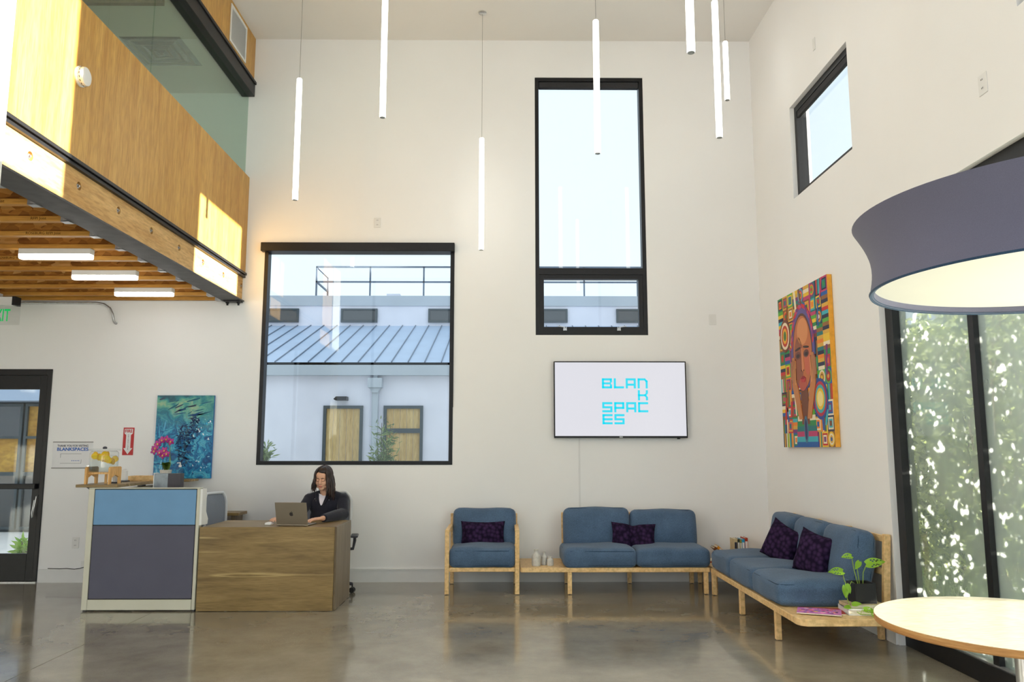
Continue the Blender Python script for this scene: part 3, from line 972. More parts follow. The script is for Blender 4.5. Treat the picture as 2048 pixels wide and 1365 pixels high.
# ================================================================= SCREEN, SIGNS, PAINTINGS
tv = thing('television', 'flat wall screen showing cyan block letters on white', 'television', (1.297, YW, 1.985))
hw, hh = 0.743, 0.428
MB().box(-hw, hw, -0.06, -0.012, -hh, hh).build('tv_body', 'black', tv, bevel=0.004)
MB().box(-0.3, 0.3, -0.014, 0, -0.2, 0.2).build('wall_mount', 'black', tv)
ring(MB(), -hw, hw, -hh, hh, 0.012, -0.066, -0.058, 'y', wb=0.022).build('bezel', 'black', tv, bevel=0.002)
scr = MB().box(-hw + 0.011, hw - 0.011, -0.0625, -0.0605, -hh + 0.021, hh - 0.011).build('tv_screen', 'tv_white', tv)
s_ = 0.21
GL = {
 'B': [(0, 0, s_, 1), (0, 0, .96, s_), (0, .4, .9, .6), (0, 1 - s_, 1, 1), (1 - s_, 0, 1, .40), (1 - s_, .60, 1, 1)],
 'L': [(0, 0, s_, 1), (0, 1 - s_, 1, 1)],
 'A': [(0, 0, s_, 1), (1 - s_, 0, 1, 1), (0, 0, 1, s_), (0, .52, 1, .52 + s_)],
 'N': [(0, 0, s_, 1), (0, 0, .78, s_), (1 - s_, .22, 1, 1), ((.72, 0), (1, .26), (1, .4), (.79, .36), (.68, .21))],
 'K': [(0, 0, s_, 1), (0, .4, .78, .6), (1 - s_, 0, 1, .32), (1 - s_, .68, 1, 1), ((.66, .42), (.79, .28), (1, .30), (.86, .5), (1, .70), (.79, .72), (.66, .58))],
 'S': [(0, 0, 1, s_), (0, 0, s_, .6), (0, .4, 1, .4 + s_), (1 - s_, .4, 1, 1), (0, 1 - s_, 1, 1)],
 'P': [(0, 0, s_, 1), (0, 0, 1, s_), (1 - s_, 0, 1, .66), (0, .46, 1, .46 + s_)],
 'C': [(0, 0, s_, 1), (0, 0, 1, s_), (0, 1 - s_, 1, 1)],
 'E': [(0, 0, s_, 1), (0, 0, 1, s_), (0, .4, 1, .4 + s_), (0, 1 - s_, 1, 1)]}
ltr = {c: None for c in GL}
cell, pit = 0.1137, 0.1335
gx, gz = -0.2045, 0.237
for row, line in enumerate(('BLAN', '   K', 'SPAC', 'ES')):
    for k, ch in enumerate(line):
        if ch == ' ':
            continue
        if ltr[ch] is None:
            mb = MB()
            for g in GL[ch]:
                poly = [(g[0], g[1]), (g[2], g[1]), (g[2], g[3]), (g[0], g[3])] if not isinstance(g[0], tuple) else list(g)
                mb.prism([(a * cell, -b * cell) for a, b in poly], -0.0008, 0.0, 'y')
            ltr[ch] = mb.mesh('screen_letter')
        place('screen_letter', ltr[ch], 'tv_cyan', scr, (gx + k * pit, -0.0626, gz - row * pit))
MB().box(-0.018, 0.018, -0.0668, -0.0655, -hh + 0.007, -hh + 0.014).build('maker_mark', 'chrome', tv)
MB().box(0.63, 0.66, -0.05, -0.03, -hh - 0.012, -hh + 0.002).build('sensor', 'black', tv)

fs = thing('fire_extinguisher_sign', 'red fire extinguisher sign with a white arrow pointing down', 'sign', (-4.177, YW, 1.52))
MB().box(-0.06, 0.06, -0.004, 0, -0.152, 0.152).build('sign_plate', 'red', fs, bevel=0.001)
ar = [(-0.046, 0.138), (0.046, 0.138), (0.046, 0.088), (0.026, 0.07), (0.026, -0.075), (0.05, -0.075), (0, -0.142), (-0.05, -0.075), (-0.026, -0.075), (-0.026, 0.07), (-0.046, 0.088)]
MB().prism(ar, -0.0052, -0.0041, 'y').build('arrow', 'sign_white', fs)
text('lettering', 'FIRE', 0.046, 'red', fs, (0, -0.0058, 0.112), ROT_BACK, width=0.08, bold=0.0012)
for k, ch in enumerate('EXTINGUISHER'):
    text('lettering', ch, 0.0165, 'ink', fs, (0, -0.0058, 0.072 - k * 0.0145), ROT_BACK)

vsn = thing('visitor_sign', 'clear visitor sign with blue lettering beside the glazed door', 'sign', (-4.783, YW, 1.37))
MB().box(-0.218, 0.218, -0.006, 0, -0.145, 0.145).build('sign_plate', 'sign_white', vsn)
for z in (0.138, -0.147):
    MB().box(-0.22, 0.22, -0.010, 0, z, z + 0.009).build('sign_rail', 'cable', vsn)
text('lettering', 'THANK YOU FOR VISITING', 0.032, 'ink', vsn, (0, -0.0068, 0.10), ROT_BACK, width=0.34, bold=0.0004)
text('lettering', 'BLANKSPACES', 0.05, 'ink_blue', vsn, (0, -0.0068, 0.062), ROT_BACK, width=0.345, bold=0.0012)
bx_ = MB()
for a, b, c, d in ((-0.13, 0.1, 0.012, 0.0145), (-0.13, 0.1, -0.092, -0.0895), (-0.13, -0.1275, -0.03, 0.0145), (0.1, 0.1025, -0.092, -0.05)):
    bx_.box(a, b, -0.0068, -0.006, c, d)
bx_.build('border_lines', 'ink', vsn)
st_ = MB()
for k in range(5):
    cx, cz = 0.0 + k * 0.019, -0.062
    st_.prism([(cx + (0.0075 if i % 2 == 0 else 0.0032) * math.sin(i * PI / 5), cz + (0.0075 if i % 2 == 0 else 0.0032) * math.cos(i * PI / 5)) for i in range(10)], -0.0068, -0.006, 'y')
st_.build('star_row', 'ink_blue', vsn)

# blue abstract painting
def blue_paint():
    m = NT('blue_abstract_paint')
    v = m.coords((1, 1, 1))
    w = m.n('ShaderNodeTexNoise')
    w.inputs['Scale'].default_value = 3.2
    w.inputs['Detail'].default_value = 3
    m.l(v, w.inputs['Vector'])
    ad = m.mix(0.55, v, w.outputs['Color'])
    f = m.noise(ad, 7.0, 8, 0.62, 2.2)
    c = m.ramp(f, [(0.25, srgb(6, 36, 84)), (0.42, srgb(8, 92, 150)), (0.52, srgb(24, 140, 190)), (0.60, srgb(90, 190, 214)), (0.66, srgb(20, 110, 170)), (0.78, srgb(210, 226, 232))])
    g = m.noise(ad, 2.6, 6, 0.6, 1.5)
    top = m.ramp(g, [(0.3, srgb(22, 62, 84)), (0.48, srgb(36, 128, 140)), (0.6, srgb(96, 170, 150)), (0.75, srgb(180, 196, 150))])
    sep = m.n('ShaderNodeSeparateXYZ')
    m.l(v, sep.inputs[0])
    k = m.n('ShaderNodeMapRange')
    k.inputs['From Min'].default_value = 0.02
    k.inputs['From Max'].default_value = 0.32
    m.l(sep.outputs['Z'], k.inputs[0])
    c = m.mix(k.outputs[0], c, top)
    m.color(c)
    m.rough(0.35, 0.4)
    m.bump(f, 0.35, 0.01)
    return m.m
M['blue_art'] = blue_paint()
bp = thing('blue_painting', 'unframed blue and teal abstract painting above the reception counter', 'painting', (-3.553, YW - 0.003, 1.572))
MB().box(-0.316, 0.316, -0.03, 0, -0.457, 0.457).build('canvas_edge', 'canvas_blue_edge', bp)
MB().box(-0.3155, 0.3155, -0.0315, -0.0295, -0.4565, 0.4565).build('painted_canvas', 'blue_art', bp)
rng = random.Random(3)
stroke = MB()
def blob(pts, col, off):
    stroke.prism(pts, -0.0316 - off, -0.0312, 'y', col)
def sw(cx, cz, a, b, ang, n=14, jit=0.12):
    out = []
    for i in range(n):
        t = 2 * PI * i / n
        r = 1 + rng.uniform(-jit, jit)
        x, z = a * math.cos(t) * r, b * math.sin(t) * r
        out.append((cx + x * math.cos(ang) - z * math.sin(ang), cz + x * math.sin(ang) + z * math.cos(ang)))
    return out
for k in range(170):                                       # two darker swirling masses
    if k % 3:
        cx, cz, a, b = 0.0, -0.09, 0.075, 0.23
    else:
        cx, cz, a, b = 0.115, 0.11, 0.055, 0.14
    t, r = rng.uniform(0, 2 * PI), math.sqrt(rng.random())
    blob(sw(cx + a * r * math.cos(t), cz + b * r * math.sin(t), rng.uniform(0.012, 0.034), rng.uniform(0.004, 0.010), rng.uniform(0, PI), 9, 0.25), rng.choice([srgb(18, 56, 104), srgb(30, 76, 110), srgb(10, 40, 84), srgb(52, 84, 104)]), 0.0003 + 0.0001 * (k % 4))
for k in range(70):
    t = rng.random()
    cx, cz = rng.gauss(0.01, 0.05), rng.uniform(-0.33, 0.13)
    blob(sw(cx, cz, rng.uniform(0.005, 0.016), rng.uniform(0.003, 0.007), rng.uniform(0, PI), 8), rng.choice([srgb(30, 84, 130), srgb(8, 30, 66), srgb(70, 96, 120), srgb(84, 150, 180)]), 0.0007 + 0.0002 * (k % 3))
for k in range(60):
    cx, cz = rng.uniform(0.1, 0.3), rng.uniform(-0.4, 0.2)
    blob(sw(cx, cz, rng.uniform(0.004, 0.014), rng.uniform(0.003, 0.008), rng.uniform(0, PI), 8, 0.3), rng.choice([srgb(150, 214, 236), srgb(60, 170, 214), srgb(220, 236, 244), srgb(10, 84, 150)]), 0.0006 + 0.0002 * (k % 3))
for k in range(26):
    cx, cz = rng.uniform(-0.27, 0.25), rng.uniform(0.2, 0.43)
    blob(sw(cx, cz, rng.uniform(0.03, 0.09), rng.uniform(0.004, 0.011), rng.uniform(0.1, 0.6), 10, 0.2), rng.choice([srgb(28, 96, 118), srgb(110, 176, 156), srgb(60, 74, 96), srgb(46, 140, 150), srgb(20, 70, 120)]), 0.0005 + 0.0002 * (k % 3))
for k in range(16):
    cx, cz = rng.uniform(-0.3, -0.2), rng.uniform(-0.42, 0.2)
    blob(sw(cx, cz, rng.uniform(0.03, 0.1), rng.uniform(0.004, 0.01), rng.uniform(1.3, 1.8), 10, 0.2), rng.choice([srgb(90, 176, 214), srgb(30, 90, 150), srgb(150, 206, 226)]), 0.0006 + 0.0002 * (k % 3))
stroke.build('brush_strokes', 'paint', bp, kind='stuff')

# portrait painting on the side wall; local x runs along the wall (left to right as seen), local z up
pw, ph = 0.64, 0.767
pp = thing('portrait_painting', 'colourful patchwork painting of a woman holding her cheeks', 'painting', (XR - 0.003, 7.58, 2.222), (0, 0, R(-90)))
MB().box(-pw, pw, -0.045, 0, -ph, ph).build('canvas_edge', 'canvas_edge', pp)
art = MB()
rng = random.Random(11)
PAL = [srgb(*c) for c in ((206, 40, 34), (240, 196, 40), (26, 92, 168), (40, 140, 74), (236, 132, 30), (120, 52, 120), (60, 176, 190), (240, 226, 196), (30, 36, 70), (150, 96, 40), (196, 60, 110), (96, 176, 60), (128, 72, 34), (222, 170, 60), (20, 120, 120))]
lvl_ = [0]
def ap(poly, col, lv):
    art.prism(poly, -0.0452 - 0.00045 * lv, -0.0448, 'y', col)
def rect(x0, x1, z0, z1, col, lv):
    ap([(x0, z0), (x1, z0), (x1, z1), (x0, z1)], col, lv)
def oval(cx, cz, a, b, col, lv, n=22, ang=0.0):
    ap([(cx + a * math.cos(2 * PI * i / n) * math.cos(ang) - b * math.sin(2 * PI * i / n) * math.sin(ang), cz + a * math.cos(2 * PI * i / n) * math.sin(ang) + b * math.sin(2 * PI * i / n) * math.cos(ang)) for i in range(n)], col, lv)
rect(-pw, pw, -ph, ph, srgb(126, 84, 40), 0)
nx, nz = 9, 11
for i in range(nx):
    for j in range(nz):
        x0, x1 = -pw + 2 * pw * i / nx, -pw + 2 * pw * (i + 1) / nx
        z0, z1 = -ph + 2 * ph * j / nz, -ph + 2 * ph * (j + 1) / nz
        kind = rng.random()
        cs_ = rng.sample(PAL, 5)
        if kind < 0.35:
            for q in range(4):
                t = q / 9.0
                rect(x0 + (x1 - x0) * t, x1 - (x1 - x0) * t, z0 + (z1 - z0) * t, z1 - (z1 - z0) * t, cs_[q], 1 + q)
        elif kind < 0.6:
            for q in range(5):
                rect(x0 + (x1 - x0) * q / 5, x0 + (x1 - x0) * (q + 1) / 5, z0, z1, cs_[q], 1)
        elif kind < 0.8:
            for q in range(4):
                rect(x0, x1, z0 + (z1 - z0) * q / 4, z0 + (z1 - z0) * (q + 1) / 4, cs_[q], 1)
        else:
            rect(x0, x1, z0, z1, cs_[0], 1)
            for q in range(4):
                k = 0.48 * (1 - q / 4.2)
                oval((x0 + x1) / 2, (z0 + z1) / 2, (x1 - x0) * k, (z1 - z0) * k, cs_[1 + q % 4], 2 + q)
# flowing stripes
for k in range(26):
    a = rng.uniform(-0.6, 0.6)
    z = rng.uniform(-0.75, 0.6)
    ln = rng.uniform(0.12, 0.32)
    w = rng.uniform(0.012, 0.03)
    d = rng.choice([-1, 1]) * rng.uniform(0.0, 0.06)
    ap([(max(-pw, min(pw, a - w)), z), (max(-pw, min(pw, a + w)), z), (max(-pw, min(pw, a + w + d)), min(ph, z + ln)), (max(-pw, min(pw, a - w + d)), min(ph, z + ln))], rng.choice(PAL), 6)
# big ringed oval low on the near side, rings at the far side
for q, c in enumerate(((40, 70, 150), (190, 40, 60), (60, 170, 180), (240, 200, 40), (246, 226, 150))):
    oval(0.37, -0.33, 0.17 - 0.026 * q, 0.19 - 0.03 * q, srgb(*c), 7 + q)
for q, c in enumerate(((120, 60, 30), (240, 220, 190), (200, 60, 40), (236, 170, 40), (80, 120, 60))):
    oval(-0.46, 0.36, 0.15 - 0.028 * q, 0.17 - 0.03 * q, srgb(*c), 7 + q)
# shoulders/neck in bands, head cloth, face, hands
for q in range(8):
    rect(-0.26 + 0.01 * q, 0.28 - 0.01 * q, -0.767 + q * 0.05, -0.767 + (q + 1) * 0.05, PAL[(q * 4 + 2) % len(PAL)], 8)
ap([(-0.10, -0.55), (0.10, -0.55), (0.08, -0.2), (-0.08, -0.2)], srgb(120, 66, 40), 9)
FX, FZ = 0.0, 0.12
oval(FX, FZ + 0.07, 0.30, 0.42, srgb(96, 84, 150), 11)
for q in range(22):
    a = PI * (0.02 + 0.96 * q / 21)
    oval(FX + 0.27 * math.cos(a), FZ + 0.10 + 0.37 * math.sin(a), 0.045, 0.018, PAL[(q * 5) % len(PAL)], 12 + q % 2, 10, a + 1.2)
oval(FX, FZ + 0.03, 0.245, 0.37, srgb(96, 60, 44), 14, 28)
oval(FX, FZ + 0.02, 0.232, 0.355, srgb(196, 112, 64), 15, 28)
oval(FX - 0.10, FZ - 0.06, 0.115, 0.24, srgb(150, 84, 58), 16, 24)
oval(FX + 0.02, FZ + 0.22, 0.14, 0.13, srgb(222, 146, 92), 16, 24)
oval(FX + 0.12, FZ - 0.08, 0.08, 0.13, srgb(206, 104, 76), 17, 20)
oval(FX - 0.02, FZ - 0.28, 0.10, 0.07, srgb(188, 88, 70), 17, 20)
for sx in (-0.115, 0.095):
    oval(FX + sx, FZ + 0.00, 0.068, 0.038, srgb(112, 62, 52), 18, 18)
    oval(FX + sx, FZ - 0.005, 0.05, 0.02, srgb(70, 40, 44), 19, 16)
    oval(FX + sx, FZ - 0.008, 0.018, 0.017, srgb(20, 16, 22), 20, 12)
    oval(FX + sx, FZ + 0.062, 0.075, 0.012, srgb(56, 32, 28), 20, 14, -0.12 if sx > 0 else 0.12)
ap([(-0.035, FZ + 0.06), (0.012, FZ + 0.06), (0.035, FZ - 0.13), (0.03, FZ - 0.16), (-0.05, FZ - 0.16), (-0.055, FZ - 0.13)], srgb(214, 134, 88), 21)
ap([(-0.035, FZ + 0.06), (-0.02, FZ + 0.06), (-0.03, FZ - 0.155), (-0.055, FZ - 0.15)], srgb(140, 76, 54), 22)
oval(-0.035, FZ - 0.155, 0.012, 0.007, srgb(70, 30, 26), 23, 10)
oval(0.018, FZ - 0.155, 0.012, 0.007, srgb(70, 30, 26), 23, 10)
ap([(-0.075, FZ - 0.232), (-0.02, FZ - 0.208), (-0.006, FZ - 0.214), (0.01, FZ - 0.208), (0.062, FZ - 0.232), (-0.006, FZ - 0.24)], srgb(150, 30, 40), 22)
ap([(-0.075, FZ - 0.232), (-0.006, FZ - 0.238), (0.062, FZ - 0.232), (0.03, FZ - 0.268), (-0.04, FZ - 0.268)], srgb(196, 60, 64), 22)
for s in (-1, 1):
    ap([(s * 0.06, -0.50), (s * 0.15, -0.50), (s * 0.29, -0.18), (s * 0.30, -0.02), (s * 0.24, 0.0), (s * 0.19, -0.10), (s * 0.13, -0.26)][::s], srgb(200, 128, 72), 23)
    for q in range(4):
        x = s * (0.205 + q * 0.034)
        ap([(x - 0.016, -0.16 + 0.02 * q), (x + 0.016, -0.16 + 0.02 * q), (x + 0.013 - s * 0.012, 0.13 - 0.035 * abs(q - 1.5)), (x - 0.013 - s * 0.012, 0.13 - 0.035 * abs(q - 1.5))], srgb(216 - 10 * q, 146 - 8 * q, 88), 24)
        ap([(x + 0.015, -0.14), (x + 0.019, -0.14), (x + 0.012 - s * 0.012, 0.09), (x + 0.009 - s * 0.012, 0.09)], srgb(110, 58, 36), 25)
oval(0.0, -0.6, 0.05, 0.13, srgb(70, 120, 150), 12)
oval(0.0, -0.6, 0.03, 0.10, srgb(40, 50, 100), 13)
art.build('painted_image', 'paint', pp)

# ================================================================= RECEPTION
# fabric partition in front of the counter
pt = thing('partition_panel', 'office partition with a sky-blue upper and slate lower fabric panel', 'partition', (0, 7.38, 0))
px0, px1 = -3.776, -2.765
fr_ = MB()
fr_.box(px0, px0 + 0.052, 0, 0.075, 0.012, 1.078)
fr_.box(px1 - 0.03, px1, 0, 0.075, 0.012, 1.078)
fr_.build('side_post', 'post', pt, bevel=0.004)
MB().box(px0, px1, 0.0, 0.075, 1.0782, 1.088).build('top_cap', 'post', pt, bevel=0.003)
MB().box(px0 + 0.052, px1 - 0.03, 0.008, 0.067, 0.02, 1.078).build('core', 'joint', pt)
MB().box(px0 + 0.058, px1 - 0.036, 0.0, 0.012, 0.757, 1.071).build('upper_fabric_panel', 'panel_blue', pt, bevel=0.004, label='sky-blue fabric panel')
MB().box(px0 + 0.058, px1 - 0.036, 0.0, 0.012, 0.11, 0.750).build('lower_fabric_panel', 'panel_grey', pt, bevel=0.004, label='slate grey fabric panel')
MB().box(px0 + 0.054, px1 - 0.032, -0.002, 0.012, 0.012, 0.103).build('kick_plate', 'post', pt, bevel=0.003)
MB().prism([(0.0, 0.752), (0.155, 0.752), (0.165, 0.80), (0.11, 0.87), (0.105, 1.078), (0.0, 1.078)], px1 + 0.0005, px1 + 0.022, 'x').build('end_bracket', 'white_plastic', pt, bevel=0.002)
for x in (px0 + 0.02, px1 - 0.02):
    MB().cyl((x, 0.035, 0), (x, 0.035, 0.014), 0.018, n=12).build('levelling_foot', 'chair_dark', pt)
# return partition running back to the wall, carrying the counter shelf
pr = thing('return_partition', 'narrow return partition carrying the counter shelf', 'partition', (-3.74, 7.456, 0))
MB().box(-0.036, 0.036, 0.0, 1.44, 0.012, 1.055).build('frame', 'post', pt if False else pr, bevel=0.003)
MB().box(-0.04, 0.04, 0.03, 1.40, 0.11, 1.045).build('fabric_panel', 'panel_grey', pr, bevel=0.003)
MB().box(-0.036, 0.036, 0.0, 1.44, 0, 0.012).build('foot_rail', 'chair_dark', pr)
ct = thing('counter_shelf', 'long wood-look transaction shelf on top of the return partition', 'counter', (-3.73, 7.44, 1.0895))
MB().box(-0.185, 0.195, -0.03, 1.46, 0, 0.026).build('shelf_board', 'laminate', ct, bevel=0.002)
MB().box(0.16, 0.37, 1.18, 1.46, 0.0005, 0.0255).build('shelf_wing', 'laminate', ct, bevel=0.002)
for y in (0.06, 1.0):
    MB().prism([(-0.14, 0.0), (-0.036 + 0.03, 0.0), (-0.036 + 0.03, -0.085)], y, y + 0.01, 'y').build('bracket', 'chair_dark', ct)
MB().prism([(0.30, 0.0), (0.036, 0.0), (0.036, -0.06)], 1.22, 1.23, 'y').build('bracket', 'chair_dark', ct)
CZ = 1.1155

# drink dispenser with lemon slices on a bamboo stand
dd = thing('drink_dispenser', 'glass drink dispenser of lemon water on a bamboo stand', 'drink dispenser', (-3.745, 7.56, CZ))
for x in (-0.108, 0.108):
    pl = [(x - 0.008, -0.11), (x + 0.008, -0.11)]
    a = MB()
    a.prism([(-0.11, 0.0), (-0.075, 0.0), (-0.07, 0.06), (0, 0.085), (0.07, 0.06), (0.075, 0.0), (0.11, 0.0), (0.11, 0.15), (0.09, 0.16), (-0.09, 0.16), (-0.11, 0.15)], x - 0.008, x + 0.008, 'x')
    a.build('stand_side', 'bamboo', dd)
MB().box(-0.1, 0.1, -0.075, -0.06, 0.092, 0.108).build('stand_rail', 'bamboo', dd)
MB().box(-0.1, 0.1, 0.06, 0.075, 0.092, 0.108).box(-0.015, 0.005, 0.06, 0.075, 0.0, 0.092).build('stand_rail', 'bamboo', dd)
def sqj(w, h, z, mat, name, thick=None):
    mb = MB()
    mb.roundbox((w, w, h), 0.025, 6, c=(0, 0, z + h / 2))
    return mb.build(name, mat, dd, smooth=50)
sqj(0.198, 0.195, 0.109, 'acrylic', 'glass_jar')
sqj(0.186, 0.15, 0.115, 'water', 'water')
MB().roundbox((0.212, 0.212, 0.022), 0.01, 5, c=(0, 0, 0.314)).build('lid', 'acrylic', dd, smooth=50)
MB().lathe([(0, 0.325), (0.018, 0.325), (0.02, 0.335), (0.012, 0.345), (0, 0.347)], 16).build('lid_knob', 'chair_dark', dd, smooth=50)
rng = random.Random(5)
for k in range(15):
    e = Euler((R(90 + rng.uniform(-25, 25)), rng.uniform(-0.5, 0.5), rng.uniform(-0.6, 0.6)))
    c = (-0.062 + 0.062 * (k % 3) + rng.uniform(-0.008, 0.008), -0.07 + 0.034 * (k // 3), 0.245 + rng.uniform(-0.04, 0.03))
    s = MB().lathe([(0, -0.003), (0.026, -0.003), (0.0265, 0.0), (0.026, 0.003), (0, 0.003)], 18)
    sl_ = s.build('lemon_slice', 'lemon', dd, loc=c, rot=e)
    MB().lathe([(0.0262, -0.0032), (0.0295, -0.0025), (0.0295, 0.0025), (0.0262, 0.0032)], 18, closed=True).build('rind', 'lemon_rind', sl_)
tp = MB().cyl((-0.10, -0.03, 0.145), (-0.135, -0.03, 0.145), 0.009, n=10)
tp.cyl((-0.13, -0.03, 0.15), (-0.13, -0.03, 0.118), 0.007, n=10)
tp.box(-0.142, -0.118, -0.034, -0.026, 0.152, 0.172)
tp.build('tap', 'chrome', dd, smooth=50)

# napkin/cup holders, tray, dark cup
nh = thing('napkin_holder', 'white upright napkin holder behind the drink dispenser', 'napkin holder', (-3.80, 8.02, CZ))
MB().box(-0.045, 0.075, -0.04, 0.04, 0, 0.012).build('base', 'chair_dark', nh)
MB().prism([(-0.035, 0.012), (0.065, 0.012), (0.06, 0.105), (0.045, 0.125), (-0.012, 0.125), (-0.028, 0.10)], -0.03, 0.03, 'y').build('napkin_stack', 'napkin', nh, bevel=0.006)
cp = MB().lathe([(0, 0.0), (0.028, 0.0), (0.037, 0.10), (0.034, 0.10), (0.026, 0.004), (0, 0.004)], 24).build('paper_cup', 'napkin', loc=(-3.70, 7.72, CZ + 0.012), smooth=40)
tag(cp, 'white paper cup on a dark coaster beneath the drink dispenser', 'cup')
co = MB().lathe([(0, 0), (0.05, 0), (0.05, 0.011), (0, 0.011)], 24).build('coaster', 'chair_dark', loc=(-3.70, 7.72, CZ + 0.0005), smooth=40)
tag(co, 'dark round coaster under the paper cup', 'coaster')
tr = thing('wooden_tray', 'pale wooden tray box on the counter shelf', 'tray', (-3.70, 8.27, CZ))
t_ = MB().box(-0.12, 0.12, -0.1, 0.1, 0, 0.008)
t_.box(-0.12, 0.12, -0.1, -0.09, 0.008, 0.05).box(-0.12, 0.12, 0.09, 0.1, 0.008, 0.05).box(-0.12, -0.11, -0.09, 0.09, 0.008, 0.05).box(0.11, 0.12, -0.09, 0.09, 0.008, 0.05)
t_.build('tray_box', 'maple', tr, bevel=0.002)
dc = MB().lathe([(0, 0.0), (0.026, 0.0), (0.03, 0.03), (0.028, 0.062), (0.025, 0.062), (0.025, 0.008), (0, 0.008)], 20).build('dark_cup', 'chair_dark', loc=(-3.565, 8.40, CZ), smooth=40)
tag(dc, 'small charcoal cup at the end of the wooden tray', 'cup')

# back desk along the wall (return worktop) with the items box, orchid and bottle
bd = thing('back_worktop', 'low wood-look worktop along the wall behind the partition', 'desk', (-3.2, 8.62, 0))
MB().box(-0.45, 0.385, 0.0, 0.29, 0.735, 0.765).build('worktop', 'laminate', bd, bevel=0.002)
for x in (-0.42, 0.30):
    MB().box(x, x + 0.04, 0.02, 0.28, 0, 0.735).build('support_panel', 'laminate_side', bd)
bxo = thing('brochure_box', 'grey brochure box with a stone-patterned face behind the partition top', 'box', (-3.185, 7.71, 0.735))
MB().box(-0.135, -0.128, -0.05, 0.05, 0.0, 0.478).build('white_edge', 'napkin', bxo)
MB().box(-0.128, 0.0, -0.048, 0.05, 0.0, 0.472).build('stone_side', 'stone', bxo)
MB().box(0.0, 0.115, -0.044, 0.05, 0.0, 0.472).build('dark_side', 'foam_dark', bxo)
# pedestal beneath the box (drawer unit)
pdn = thing('drawer_pedestal', 'grey metal drawer pedestal tucked behind the partition', 'cabinet', (-3.20, 7.80, 0))
MB().box(-0.2, 0.2, -0.24, 0.24, 0.03, 0.735).build('body', 'chair_frame', pdn, bevel=0.003)
for z in (0.05, 0.27, 0.49):
    d_ = MB().box(-0.19, 0.19, 0.24, 0.255, z, z + 0.21).build('drawer', 'post', pdn, bevel=0.002)
    MB().box(-0.06, 0.06, 0.255, 0.27, z + 0.16, z + 0.172).build('drawer_handle', 'chair_dark', d_)
MB().box(-0.19, 0.19, -0.23, 0.23, 0, 0.03).build('plinth', 'chair_dark', pdn)
OZ = CZ
orc = thing('potted_orchid', 'magenta orchid in a white pot on the counter shelf wing', 'potted plant', (-3.625, 8.66, OZ))
MB().lathe([(0, 0), (0.048, 0), (0.062, 0.10), (0.057, 0.10), (0.05, 0.085), (0, 0.085)], 24).build('pot', 'ceramic', orc, smooth=40)
MB().lathe([(0, 0.086), (0.05, 0.086), (0.05, 0.09), (0, 0.092)], 20).build('soil', 'soil', orc)
def leafblade(mb, base, tip, width, droop, n=8, up=(0, 0, 1), cup=0.25):
    base, tip = Vector(base), Vector(tip)
    d = tip - base
    s = d.cross(Vector(up)).normalized()
    u = s.cross(d).normalized()
    vs, fs = [], []
    for i in range(n + 1):
        t = i / n
        p = base + d * t + u * droop * math.sin(PI * t)
        w = width * math.sin(PI * min(1, 0.08 + 0.92 * t) ** 0.8) * 0.5
        for k, e in enumerate((-1, 0, 1)):
            vs.append(p + s * w * e + u * (abs(e) * w * cup))
    for i in range(n):
        for k in range(2):
            a = i * 3 + k
            fs.append((a, a + 1, a + 4, a + 3))
    mb.add(vs, fs)
for (tx, ty, tz, w, dr) in ((-0.075, -0.05, 0.155, 0.075, 0.03), (0.065, -0.06, 0.15, 0.085, 0.05), (0.01, -0.09, 0.17, 0.09, 0.05), (0.06, 0.05, 0.16, 0.08, 0.04)):
    mb = MB()
    leafblade(mb, (0, 0, 0.09), (tx, ty, tz), w, dr)
    mb.build('leaf', 'leaf_orchid', orc, smooth=180)
stems = [[(0.02, 0, 0.09), (0.035, 0, 0.22), (0.03, 0, 0.34), (0.0, -0.02, 0.41), (-0.06, -0.04, 0.40), (-0.095, -0.05, 0.36)],
         [(0.03, 0.01, 0.09), (0.045, 0, 0.18), (0.035, -0.01, 0.28), (0.0, -0.03, 0.31), (-0.03, -0.04, 0.29)]]
for sp_ in stems:
    MB().tube(sp_, 0.003, 6).build('stem', 'stem', orc, smooth=80)
def blossom(c, ang, s=0.034):
    f = MB()
    for k in range(5):
        a = 2 * PI * k / 5 + ang
        p = Vector((math.cos(a) * s, -0.006, math.sin(a) * s))
        f.ell((p.x * 0.6, p.y, p.z * 0.6), (s * 0.62, 0.004, s * 0.42), 10, 6, rot=Euler((0, -a, 0)))
    o = f.build('blossom', 'petal', orc, loc=c, smooth=180)
    MB().ell((0, -0.012, -0.004), (0.009, 0.008, 0.011), 8, 6).build('blossom_lip', 'petal_core', o, smooth=180)
for c, a in (((-0.10, -0.06, 0.33), 0.2), ((-0.075, -0.06, 0.375), 0.8), ((-0.035, -0.05, 0.415), 0.5), ((0.005, -0.04, 0.425), 0.1), ((0.05, -0.03, 0.40), 0.7), ((-0.11, -0.06, 0.30), 1.1), ((-0.05, -0.06, 0.285), 0.3), ((-0.005, -0.05, 0.305), 0.9), ((0.02, -0.05, 0.27), 0.4), ((-0.02, -0.05, 0.255), 1.0)):
    blossom(c, a)
sb = thing('sanitizer_bottle', 'clear pump bottle beside the orchid pot', 'bottle', (-3.475, 8.66, OZ))
MB().lathe([(0, 0), (0.03, 0), (0.033, 0.01), (0.033, 0.105), (0.022, 0.125), (0.014, 0.13), (0, 0.13)], 20).build('bottle_body', 'acrylic', sb, smooth=50)
MB().lathe([(0, 0.004), (0.029, 0.004), (0.029, 0.07), (0, 0.07)], 16).build('gel', 'water', sb)
MB().lathe([(0.015, 0.128), (0.016, 0.15), (0.006, 0.153), (0.006, 0.175), (0, 0.175)], 14).bar((0.0, 0, 0.175), (-0.032, 0, 0.172), 0.012, 0.009).build('pump_head', 'white_plastic', sb, smooth=40)

